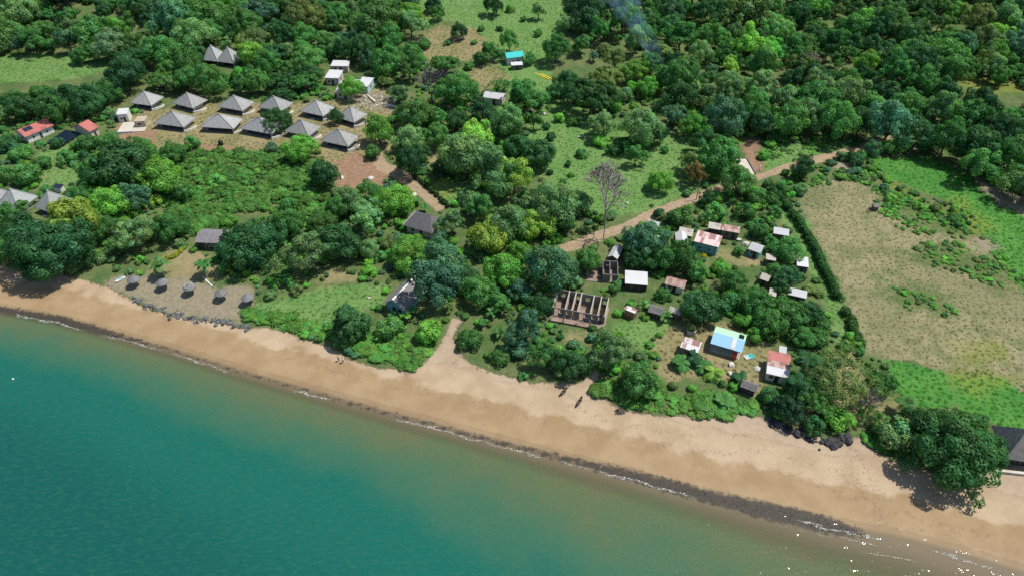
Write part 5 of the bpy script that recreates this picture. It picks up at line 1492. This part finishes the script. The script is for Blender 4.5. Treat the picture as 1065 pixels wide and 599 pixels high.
# undergrowth over all rough ground
ROUGH = [[(-60, 120), (60, 126), (120, 116), (300, 96), (420, 70), (440, 60), (520, 92), (600, 100), (660, 92), (720, 116), (800, 136), (900, 150), (1065, 195), (1110, 215), (1330, 300), (1330, 540), (1110, 482), (1040, 480), (1000, 470), (940, 476),
          (896, 452), (800, 434), (715, 432), (640, 418), (600, 394), (552, 396), (492, 376), (470, 352), (428, 382), (366, 370), (300, 342), (262, 325), (262, 300), (180, 284), (100, 290), (-60, 262)]]
AV = (('sand', -0.3), ('road', -0.6), ('lawn', 0.5), ('tan', 0.5), ('red', 0.3), ('dry', -0.6), ('viv', -0.5), ('grey', 0.2))
u1 = fill(ROUGH, 2.1, avoid=AV)
THICK = [[(168, 168), (200, 160), (255, 158), (300, 162), (332, 172), (345, 205), (330, 236), (300, 240), (280, 218), (240, 222), (225, 240), (200, 246), (180, 228), (165, 200)],
         [(302, 340), (335, 352), (366, 368), (428, 384), (452, 360), (440, 348), (400, 352), (330, 338)], [(614, 406), (640, 418), (668, 428), (715, 432), (790, 430), (800, 420), (740, 408), (700, 408), (690, 398), (640, 395)],
         [(894, 452), (915, 470), (940, 478), (946, 470), (920, 450)], [(250, 322), (270, 337), (302, 345), (318, 336), (290, 325)]]
for tp_ in THICK: u1 = u1[~in_poly(u1[:, 0], u1[:, 1], poly(tp_))]
keep = rng.random(len(u1)) < 0.55 + 0.35 * np.sin(u1[:, 0] * .11) * np.sin(u1[:, 1] * .13)
u1 = u1[keep]
n = len(u1)
r_ = np.clip(rng.lognormal(math.log(0.95), 0.4, n), 0.4, 2.3)
scatter('undergrowth', u1, rng.uniform(0, 6.28, n), np.stack([r_, r_, r_ * rng.uniform(.6, 1.1, n)], 1), rng.integers(0, len(SHR), n),
        tints(rng.choice(list('mmbblbog'), n).tolist()), SHR, 'low green undergrowth between the trees and huts')
# lush vine thicket left of centre and creepers along the beach edge
u2 = fill(THICK, 1.15, avoid=(('sand', 0.2),))
n = len(u2)
r_ = np.clip(rng.lognormal(0.0, .38, n), .5, 2.4) * (1 + 0.35 * np.sin(u2[:, 0] * .35) * np.sin(u2[:, 1] * .3))
zs = np.where(u2[:, 1] > 135, rng.uniform(.4, .85, n), rng.uniform(.22, .42, n))
tb = np.array([[0.13, 0.30, 0.066]] * n) * rng.uniform(0.75, 1.25, (n, 1))
tb[u2[:, 1] < 118] *= np.array([1.0, 1.05, 0.9])
scatter('creeper_thicket', u2, rng.uniform(0, 6.28, n), np.stack([r_, r_, r_ * zs], 1), rng.integers(0, len(SHR), n), tb, SHR, 'lush bright green creepers matting the slope and the top of the beach')
# bushy growth inside the dry field and along its edges
u3 = fill(ZONES['bush'] + [[(836, 188), (870, 178), (900, 172), (930, 184), (920, 196), (880, 188), (845, 196)], [(1005, 216), (1040, 262), (1065, 290), (1070, 305), (1045, 284), (1012, 236)], [(790, 148), (830, 138), (880, 142), (900, 152), (868, 158), (800, 166)], [(905, 190), (930, 196), (1000, 236), (1000, 246), (960, 246), (930, 236), (908, 212)]], 1.15)
u3 = u3[rng.random(len(u3)) < .45 + .55 * np.sin(u3[:, 0] * .5 + np.sin(u3[:, 1] * .3)) * np.sin(u3[:, 1] * .45)]
n = len(u3)
r_ = rng.uniform(0.45, 0.95, n)
scatter('field_bushes', u3, rng.uniform(0, 6.28, n), np.stack([r_, r_, r_ * rng.uniform(.35, .7, n)], 1), rng.integers(0, len(SHR), n), tints(rng.choice(list('mmbbbo'), n).tolist()), SHR, 'low green bushes spreading across the dry field')

# grass tufts: fine blades, straw in the dry field, green elsewhere
def tuft_mesh(seed, n=34):
    r = np.random.default_rng(seed)
    a = r.uniform(0, 6.28, n); b = r.uniform(0, 0.5, n) ; el = r.uniform(.25, 1.1, n); L = r.uniform(.5, 1.0, n)
    base = np.stack([b * np.cos(a), b * np.sin(a), np.full(n, -.05)], 1)
    d = np.stack([np.cos(a) * np.cos(el), np.sin(a) * np.cos(el), np.sin(el)], 1)
    s = np.stack([-np.sin(a), np.cos(a), np.zeros(n)], 1) * 0.07
    V = np.stack([base - s, base + s, base + d * L[:, None] + s * .2, base + d * L[:, None] - s * .2], 1).reshape(-1, 3)
    me = np_mesh('tuft', V, np.arange(n * 4).reshape(n, 4))
    shade_attr(me, seed)
    return me
tufts = []
for s, (u, v) in enumerate(((903, 221), (940, 300))):
    p = GP(u, v)
    e = empty('grass_clump', p, 0, ('straw-coloured grass clump left of the tiny shelter in the dry field' if s == 0 else 'straw-coloured grass clump in the middle of the dry field'), 'grass clump', 'grass clumps of the dry field')
    e.scale = (0.9, 0.9, 0.9)
    o = link_mesh('blades', tuft_mesh(70 + s), None, e); o['tint'] = [0.3, 0.26, 0.13]
    tufts.append(o)
u4 = fill(ZONES['dry'], 1.15, avoid_foot=False)
n = len(u4)
sx_, sy_ = u4[:, 0], u4[:, 1]
nz = np.sin(sx_ * .11 + 1.7 * np.sin(sy_ * .07)) * np.sin(sy_ * .13 + .6 + np.sin(sx_ * .05)) + .6 * np.sin(sx_ * .31 + 2 * np.sin(sy_ * .21)) * np.sin(sy_ * .27) + rng.normal(0, .35, n)
g = np.clip(nz * .8, 0, 1)[:, None]; pk = np.clip(-nz * .5, 0, 1)[:, None]
tb = np.array([0.33, 0.285, 0.16]) * (1 - g) * (1 - pk) + g * (1 - pk) * np.array([0.13, 0.165, 0.06]) + pk * np.array([0.33, 0.245, 0.17])
r_ = rng.uniform(.2, .42, n)
scatter('dry_grass', u4, rng.uniform(0, 6.28, n), np.stack([r_, r_, r_ * .8], 1), rng.integers(0, 2, n), tb * .9 * rng.uniform(.88, 1.12, (n, 1)), tufts, 'straw-coloured dry grass of the large fallow field')
u5 = np.concatenate([fill(ZONES['lawn'] + ZONES['tan'][:3] + ZONES['tan'][3:4], 1.25, avoid=(('road', -.2), ('red', .2))), fill(ZONES['viv'], 1.1)])
n = len(u5)
viv_ = sdf(u5[:, 0], u5[:, 1], ZW['viv']) > 0
tan_ = sdf(u5[:, 0], u5[:, 1], ZW['tan']) > 0
tb = np.where(viv_[:, None], np.array([[0.065, 0.22, 0.035]]), np.where(tan_[:, None], np.array([[0.22, 0.21, 0.09]]), np.array([[0.14, 0.265, 0.075]])))
r_ = rng.uniform(.25, .6, n)
scatter('short_grass', u5, rng.uniform(0, 6.28, n), np.stack([r_, r_, r_ * .6], 1), rng.integers(0, 2, n), tb * rng.uniform(.75, 1.2, (n, 1)), tufts, 'short green grass on the clearings and crop fields')

# --- hedges
def hedge(name, label, pts, half, height, tint, leaves=7000, seed=3):
    P = [GP(*p) for p in pts]
    base = P[0].copy()
    e = empty(name, base, 0, label, 'hedge')
    r = np.random.default_rng(seed)
    seg = np.array([(P[i + 1] - P[i]).length for i in range(len(P) - 1)]); cum = np.concatenate([[0], np.cumsum(seg)])
    nb = int(cum[-1] / (half * 0.4)) + 2
    t = np.sort(r.uniform(0, cum[-1], nb))
    cx = np.interp(t, cum, [p.x for p in P]) + r.normal(0, half * .25, nb); cy = np.interp(t, cum, [p.y for p in P]) + r.normal(0, half * .25, nb)
    cz = terrain(cx, cy)
    rad = half * r.uniform(.6, 1.2, nb)
    idx = r.integers(0, nb, leaves)
    dd = unit(unit(r.normal(size=(leaves, 3))) + np.array([0, 0, .35]))
    pos = np.stack([cx, cy, cz + height * .45], 1)[idx] + dd * np.stack([rad, rad, np.full(nb, height * .55)], 1)[idx] * r.uniform(.75, 1.05, (leaves, 1))
    V, F = leaf_quads(pos - np.array(base), unit(dd + .5 * unit(r.normal(size=(leaves, 3)))), r.uniform(.2, .42, leaves), r)
    me = np_mesh('hedge_leaves', V, F)
    val = r.uniform(.8, 1.2, nb)[idx] * r.uniform(.8, 1.2, leaves)
    set_attr(me, 'shade', np.repeat(np.stack([val, val, val, np.ones(leaves)], 1), 4, 0).astype(np.float32), 'FLOAT_COLOR')
    me.materials.append(M['leaf'])
    o = link_mesh('leaves', me, None, e); o['tint'] = list(tint)
    m = MB()
    for k in range(0, nb, 2): m.tube([(cx[k] - base.x, cy[k] - base.y, cz[k] - base.z - .1), (cx[k] - base.x, cy[k] - base.y, cz[k] - base.z + height * .5)], 0.06, 5)
    m.build('stems', M['bark'], e)['kind'] = 'stuff'
hedge('hedge', 'long dark green hedge between the village and the dry field', [(800, 196), (815, 213), (832, 236), (845, 258), (855, 280), (866, 300), (872, 314)], 1.1, 2.0, (0.06, 0.17, 0.045), 15000, 3)
hedge('hedge', 'short dark green hedge at the lower end of the village track', [(878, 322), (884, 336), (889, 352), (892, 360)], 1.1, 2.0, (0.06, 0.17, 0.04), 4000, 4)
hedge('hedge', 'curved yellow-green border hedge above the parasols', [(173, 270), (181, 268), (188, 263), (192, 257)], 0.6, 0.8, (0.30, 0.34, 0.03), 1600, 5)
hedge('hedge', 'dark hedge line beside the red dirt track', [(430, 184), (445, 196), (458, 208), (466, 216)], 0.7, 1.1, (0.04, 0.09, 0.02), 2200, 6)

for (u, v, lab) in ((731, 268, 'yellow flowering bush in front of the pale blue house'), (757.5, 246, 'yellow flowering bush beside the striped-roof shed'), (711, 219, 'yellow flowering bush beside the dirt road'),
                    (732, 235, 'small yellow flowering bush left of the brown sheds'), (670, 268, 'yellow-green bush in village tree shade')):
    p = GP(u, v)
    e = empty('flowering_bush', p, rng.uniform(0, 6), lab, 'bush', 'yellow flowering bushes')
    e.scale = (0.9, 0.9, 0.9)
    c = link_mesh('foliage', KIND['shrub']['crowns'][0], None, e); c['tint'] = [0.42, 0.36, 0.02]
    link_mesh('stem', KIND['shrub']['trunks'][0], None, e)
e = empty('shrub', (PLANTER.x, PLANTER.y, PLANTER.z + 0.95), 0, 'green shrub growing in the square concrete planter', 'shrub'); e.scale = (1.1, 1.1, 1.1)
c = link_mesh('foliage', KIND['shrub']['crowns'][1], None, e); c['tint'] = [0.06, 0.13, 0.03]
link_mesh('stem', KIND['shrub']['trunks'][1], None, e)

# ------------------------------------------------------------------ beach things
def parasol(label, u, v, dark=False):
    p = GP(u, v, 2.2)
    e = empty('parasol', p, rng.uniform(0, 6), label, 'parasol', 'thatched beach parasols')
    MB().tube([(0, 0, -.2), (0, 0, 2.75)], 0.07, 8).build('pole', M['bark_pale'], e)
    m = MB(); n = 18
    prof = [(1.55, 2.0), (1.5, 2.12), (1.0, 2.45), (0.5, 2.72), (0.06, 2.92)]
    V, F = [], []
    for (r, z) in prof:
        for k in range(n):
            q = 2 * math.pi * k / n; rr = r * (1 + (0.05 * math.sin(5 * q + r * 9) if r > 1.2 else 0))
            V.append((rr * math.cos(q), rr * math.sin(q), z + (0.04 * math.sin(7 * q) if r > 1.2 else 0)))
    for i in range(len(prof) - 1):
        for k in range(n): F.append((i * n + k, i * n + (k + 1) % n, (i + 1) * n + (k + 1) % n, (i + 1) * n + k))
    F.append(tuple((len(prof) - 1) * n + k for k in range(n)))
    m.sheet(V, F, 0.09)
    cn = m.build('canopy', M.setdefault('thatch_par', shingle('grey_thatch', (0.20, 0.20, 0.20), (0.11, 0.11, 0.115))) if not dark else M['thatch'], e)
    MB().lathe([(0.16, 2.86), (0.14, 3.02), (0.04, 3.1)], 10).build('cap', M['thatch'], cn)
    if dark:
        MB().lathe([(0.95, 2.49), (1.1, 2.52), (1.12, 2.44)], 20).build('trim_ring', M['shingle_pale'], cn)
for (u, v, lab, dk) in ((138.5, 290, 'grey thatched parasol nearest the blue surfboard, leftmost of five', False), (168.5, 293, 'grey thatched parasol below the first palm, second from left', False),
                        (196.5, 298, 'dark thatched parasol with a pale ring, the middle of five', True), (229.5, 304, 'grey thatched parasol, second from the right of five', False), (257, 309, 'grey thatched parasol at the right end beside the lawn', False)):
    parasol(lab, u, v, dk)
p = GP(126, 290.5)
sb = empty('surfboard', (p.x, p.y, p.z + 0.05), 0.9, 'blue and white board lying on the sand left of the parasols', 'board')
for nm, mt, x0, x1, h in (('deck', 'white', -1.5, 1.5, .06), ('blue_panel', 'blue_paint', -0.8, 0.8, .075)):
    m = MB(); n = 16; V = []
    for k in range(n):
        a = 2 * math.pi * k / n; V.append((x1 * math.cos(a), (0.45 if nm == 'deck' else .3) * math.sin(a) * (1 - .15 * math.cos(a)), h + .1))
    m.sheet(V, [tuple(range(n))], 0.08 if nm == 'deck' else 0.013).build(nm, M[mt], sb)

def rock_mesh(seed):
    r = random.Random(seed)
    import bmesh
    bm = bmesh.new(); bmesh.ops.create_icosphere(bm, subdivisions=1, radius=1.0)
    for v in bm.verts:
        v.co *= r.uniform(.72, 1.15); v.co.z *= 0.7
    me = bpy.data.meshes.new('rock'); bm.to_mesh(me); bm.free()
    return me
RK = {}
for mt in ('rock', 'rock_dark', 'rock_pale'):
    RK[mt] = []
    for s in range(4):
        me = rock_mesh(s + 10); me.materials.append(M[mt]); RK[mt].append(me)
def rock(u, v, s, mt, label, group, name='boulder', i=0):
    p = GP(u, v)
    o = link_mesh(name, RK[mt][i % 4]); o.location = (p.x, p.y, p.z + s * .15)
    o.rotation_euler = (rng.uniform(-.4, .4), rng.uniform(-.4, .4), rng.uniform(0, 6))
    o.scale = (s * rng.uniform(.8, 1.3), s * rng.uniform(.8, 1.3), s * rng.uniform(.7, 1.1))
    tag(o, label, 'boulder', group)
line = [(136, 312), (150, 320), (165, 325), (185, 331), (205, 335), (225, 336), (245, 340), (258, 343)]
lu = [a[0] for a in line]; lv = [a[1] for a in line]
for i in range(210):
    u = rng.uniform(136, 260); v = np.interp(u, lu, lv) + rng.normal(-3.0, 2.6) * (1.0 if u < 180 else 0.75)
    rock(u, v, float(np.clip(rng.lognormal(math.log(.3), .4), .15, .7)), 'rock' if rng.random() < .75 else 'rock_dark', 'grey boulder in the rock bank below the parasols', 'boulders of the rock bank', i=i)
line = [(799, 437), (815, 444), (830, 451), (848, 457), (866, 459), (882, 456)]
lu = [a[0] for a in line]; lv = [a[1] for a in line]
for i in range(120):
    u = rng.uniform(799, 884); v = np.interp(u, lu, lv) + rng.normal(0, 3.2 if u > 830 else 1.6)
    rock(u, v, float(np.clip(rng.lognormal(math.log(.42), .4), .2, 1.0)), 'rock_dark', 'dark boulder in the rocks at the top of the beach below the village', 'dark beach boulders', i=i)
for i, (u, v, s, lab) in enumerate(((603, 143, .8, 'pale boulder in the middle of the sloping lawn'), (566, 119, .9, 'pale grey boulder at the upper left of the sloping lawn'), (652, 212, .7, 'pale stone at the foot of the leafless tree'),
        (760.5, 379, .9, 'flat pale stone in front of the blue-green shelter'), (760, 389, .8, 'pale stone nearest the short palms'), (787, 384, .8, 'pale stone left of the red-and-white roofed house'),
        (386, 186, .9, 'pale stone slab on the red earth yard'), (431, 203, .9, 'pale stone beside the red dirt track'), (356, 186, .9, 'grey heap at the left of the red earth yard'), (776, 254, 1.1, 'pale debris right of the pale blue house'), (768, 250, 1.0, 'pale stone beside the striped-roof shed'), (384, 310, .5, 'small white stone on the beach lawn'))):
    rock(u, v, s, 'rock_pale', lab, None, i=i)
for i in range(70):
    u = rng.uniform(362, 412); v = rng.uniform(99, 114)
    rock(u, v, float(rng.uniform(.2, .6)), 'rock_pale', 'pale rubble stone on the building yard beside the bungalows', 'rubble of the building yard', 'rubble_stone', i)

def canoe(label, u0, v0, u1, v1):
    a, b = GP(u0, v0), GP(u1, v1)
    d = b - a; L = Vector((d.x, d.y, 0)).length
    e = empty('dugout_canoe', ((a.x + b.x) / 2, (a.y + b.y) / 2, (a.z + b.z) / 2), math.atan2(d.y, d.x), label, 'canoe', 'dugout canoes on the sand')
    V, F = [], []; S = 12; prof = [(-1, .5), (-.8, .2), (0, 0.0), (.8, .2), (1, .5), (.85, .5), (.62, .22), (0, .1), (-.62, .22), (-.85, .5)]
    for s in range(S + 1):
        t = s / S; w = 0.36 * max(0.06, math.sin(math.pi * (0.03 + .94 * t))) ** .8; up = 0.25 * (2 * t - 1) ** 2
        for (y, z) in prof: V.append(((t - .5) * L, y * w, z * 1.0 + up))
    n = len(prof)
    for s in range(S):
        for k in range(n): F.append((s * n + k, s * n + (k + 1) % n, (s + 1) * n + (k + 1) % n, (s + 1) * n + k))
    F += [tuple(range(n))[::-1], tuple(S * n + k for k in range(n))]
    MB().add(V, F).build('hull', M['hull'], e)
    for t in (-.22, .2): MB().box(t * L - .1, t * L + .1, -.33, .33, .4, .45).build('thwart', M['plank'], e)
canoe('dark dugout canoe on the sand, nearer the sea', 599.5, 424, 605.5, 413)
canoe('dark dugout canoe on the sand, nearer the bushes', 582.5, 412.5, 589.5, 404.5)
def log(label, pts, rad=0.13):
    P = [GP(*p) for p in pts]
    e = empty('driftwood', P[0], 0, label, 'driftwood')
    MB().tube([p - P[0] + Vector((0, 0, rad * .8)) for p in P], [rad, rad * .8] + [rad * .5] * (len(P) - 2), 6).build('stem', M['bark'], e)
    q = (P[1] - P[0]); MB().tube([q + Vector((0, 0, rad)), q + Vector((q.y * .3, -q.x * .3, .35))], [rad * .5, rad * .2], 5).build('branch', M['bark'], e)
log('driftwood branch beside the upper canoe', [(577, 402), (583, 404), (587, 404)])
log('driftwood branch right of the canoes', [(640, 431), (642, 427), (644, 425)])

# seaweed wrack along the water's edge: thousands of small flakes, one mass
m = MB()
wx, wy = [], []
WP = [GP(*p) for p in WEED_PX]
for i in range(900):
    t = rng.uniform(0, 1) ** 0.6 * (len(WP) - 1.01); k = int(t); f = t - k
    c = WP[k].lerp(WP[k + 1], f); c.y += rng.normal(0, .45 + .35 * (k > 9)); c.x += rng.normal(0, .4)
    z = float(max(terrain(c.x, c.y), 0.02)) + .04
    s = rng.uniform(.05, .13); a = rng.uniform(0, 6.28)
    ca, sa = math.cos(a) * s, math.sin(a) * s
    m.add([(c.x - ca, c.y - sa, z), (c.x + sa * .5, c.y - ca * .5, z + .05), (c.x + ca, c.y + sa, z), (c.x - sa * .5, c.y + ca * .5, z + .03)], [(0, 1, 2, 3)])
o = m.build('seaweed', M.setdefault('weed', simple('dark_seaweed', (0.05, 0.036, 0.024), (0.025, 0.02, 0.016), 2.0)))
tag(o, 'dark brown seaweed wrack washed up along the water line', None, None, 'stuff')

p = plane(13.5, 394, 0.1)
by = empty('buoy', (float(p[0]), float(p[1]), 0.0), 0, 'small white buoy floating at the left', 'buoy')
MB().lathe([(0.05, -.2), (.2, -.05), (.23, .1), (.15, .26), (.05, .36)], 12).build('float', M['white'], by, True); MB().tube([(0, 0, .36), (0, 0, .6)], .03, 6).build('ring', M['white'], by)

# stake hut in the dry field, dark items
house('field_shelter', 'tiny dark shelter standing alone in the dry field', 'shelter', (909, 215.5), (915, 216), None, 1.4, 2.0, 'gable_x', .5, 'plank', 'thatch', .2, (), ())

# ------------------------------------------------------------------ two people walking on the sand
def person(label, u, v, h, heading, shirt, legs, stride):
    p = GP(u, v)
    e = empty('person', p, heading, label, 'person', 'people on the beach')
    def skin(name, verts, edges, rad, mat, root=0, parent=e):
        me = bpy.data.meshes.new(name)
        me.from_pydata([Vector(q) * h for q in verts], edges, [])
        o = link_mesh(name, me, mat, parent)
        md = o.modifiers.new('skin', 'SKIN'); md.use_smooth_shade = True
        for i, r_ in enumerate(rad): me.skin_vertices[0].data[i].radius = (r_ * h, r_ * h)
        me.skin_vertices[0].data[root].use_root = True
        sb_ = o.modifiers.new('smooth', 'SUBSURF'); sb_.levels = 1; sb_.render_levels = 1
        return o
    s = stride
    V = [(0, 0, .52), (0, .0, .66), (0, .01, .80), (0, .01, .855), (0, .02, .89), (0, .025, .945),      # pelvis, waist, chest, neck, jaw, skull
         (.05, 0, .49), (.055, s * .5, .27), (.055, s * .75 - .03, .045), (.055, s * .75 + .05, .022),
         (-.05, 0, .49), (-.055, -s * .3, .27), (-.055, -s * .9, .06), (-.055, -s * .9 + .07, .022),
         (.10, .01, .80), (.125, -s * .5, .64), (.125, -s * .35 + .05, .50), (.125, -s * .3 + .07, .45),
         (-.10, .01, .80), (-.125, s * .4, .64), (-.125, s * .6 + .05, .51), (-.125, s * .65 + .07, .46)]
    E = [(0, 1), (1, 2), (2, 3), (3, 4), (4, 5), (0, 6), (6, 7), (7, 8), (8, 9), (0, 10), (10, 11), (11, 12), (12, 13), (2, 14), (14, 15), (15, 16), (16, 17), (2, 18), (18, 19), (19, 20), (20, 21)]
    rad = [.07, .062, .075, .033, .048, .052, .05, .035, .024, .02, .05, .035, .024, .02, .035, .026, .02, .018, .035, .026, .02, .018]
    skin('body', V, E, rad, M['skin'])
    skin('shirt', [V[0], V[1], V[2], V[14], V[15], V[18], V[19]], [(0, 1), (1, 2), (2, 3), (3, 4), (2, 5), (5, 6)], [.082, .076, .088, .046, .038, .046, .038], M[shirt])
    skin('shorts', [(0, 0, .54), V[6], V[7], V[10], V[11]], [(0, 1), (1, 2), (0, 3), (3, 4)], [.08, .062, .048, .062, .048], M[legs])
    hm = MB().lathe([(.02 * h, .885 * h), (.06 * h, .93 * h), (.062 * h, .96 * h), (.045 * h, .993 * h), (.01 * h, 1.005 * h)], 12, (0, .012 * h))
    hm.build('hair', M['hair'], e, True)
person('left one of two people on the sand, in dark clothes', 352.5, 375.5, 1.68, 2.2, 'cloth_grey', 'cloth_navy', .16)
person('right one of two people on the sand, with a white top', 357, 377, 1.72, 2.0, 'cloth_white', 'cloth_navy', .14)

# ------------------------------------------------------------------ smoke drifting up from a fire in the wood
base = GP(694, 96)
V, F = [], []; n = 14; S = 14
for s in range(S + 1):
    t = s / S
    c = Vector((base.x - 20 * t ** 1.3, base.y + 16 * t, base.z + 1 + 29 * t))
    rad = 1.0 + 6.0 * t ** 1.2
    for k in range(n):
        a = 2 * math.pi * k / n; rr = rad * (1 + .22 * math.sin(3 * a + s * 1.1) + .12 * math.sin(5 * a - s * .7))
        V.append((c.x + rr * math.cos(a), c.y + rr * .8 * math.sin(a), c.z + .15 * rr * math.sin(a)))
for s in range(S):
    for k in range(n): F.append((s * n + k, s * n + (k + 1) % n, (s + 1) * n + (k + 1) % n, (s + 1) * n + k))
F += [tuple(range(n))[::-1], tuple(S * n + k for k in range(n))]
import bmesh
o = MB().add(V, F).build('smoke', None, None, True)
bm_ = bmesh.new(); bm_.from_mesh(o.data); bmesh.ops.recalc_face_normals(bm_, faces=bm_.faces[:]); bm_.to_mesh(o.data); bm_.free()
tag(o, 'thin blue smoke plume drifting up out of the wood', None, None, 'stuff')
sm = bpy.data.materials.new('thin_smoke'); sm.use_nodes = True
sn = sm.node_tree; sn.nodes.clear()
vp = sn.nodes.new('ShaderNodeVolumePrincipled'); vp.inputs['Color'].default_value = (0.42, 0.70, 1.0, 1); vp.inputs['Density'].default_value = 0.035
qn = NT(sn); geo_ = qn.n('ShaderNodeNewGeometry')
sn.links.new(qn.math('MULTIPLY', qn.ramp(qn.noise(geo_.outputs['Position'], .3, 4), .36, .72), .06), vp.inputs['Density'])
oo = sn.nodes.new('ShaderNodeOutputMaterial'); sn.links.new(vp.outputs[0], oo.inputs['Volume'])
o.data.materials.append(sm)
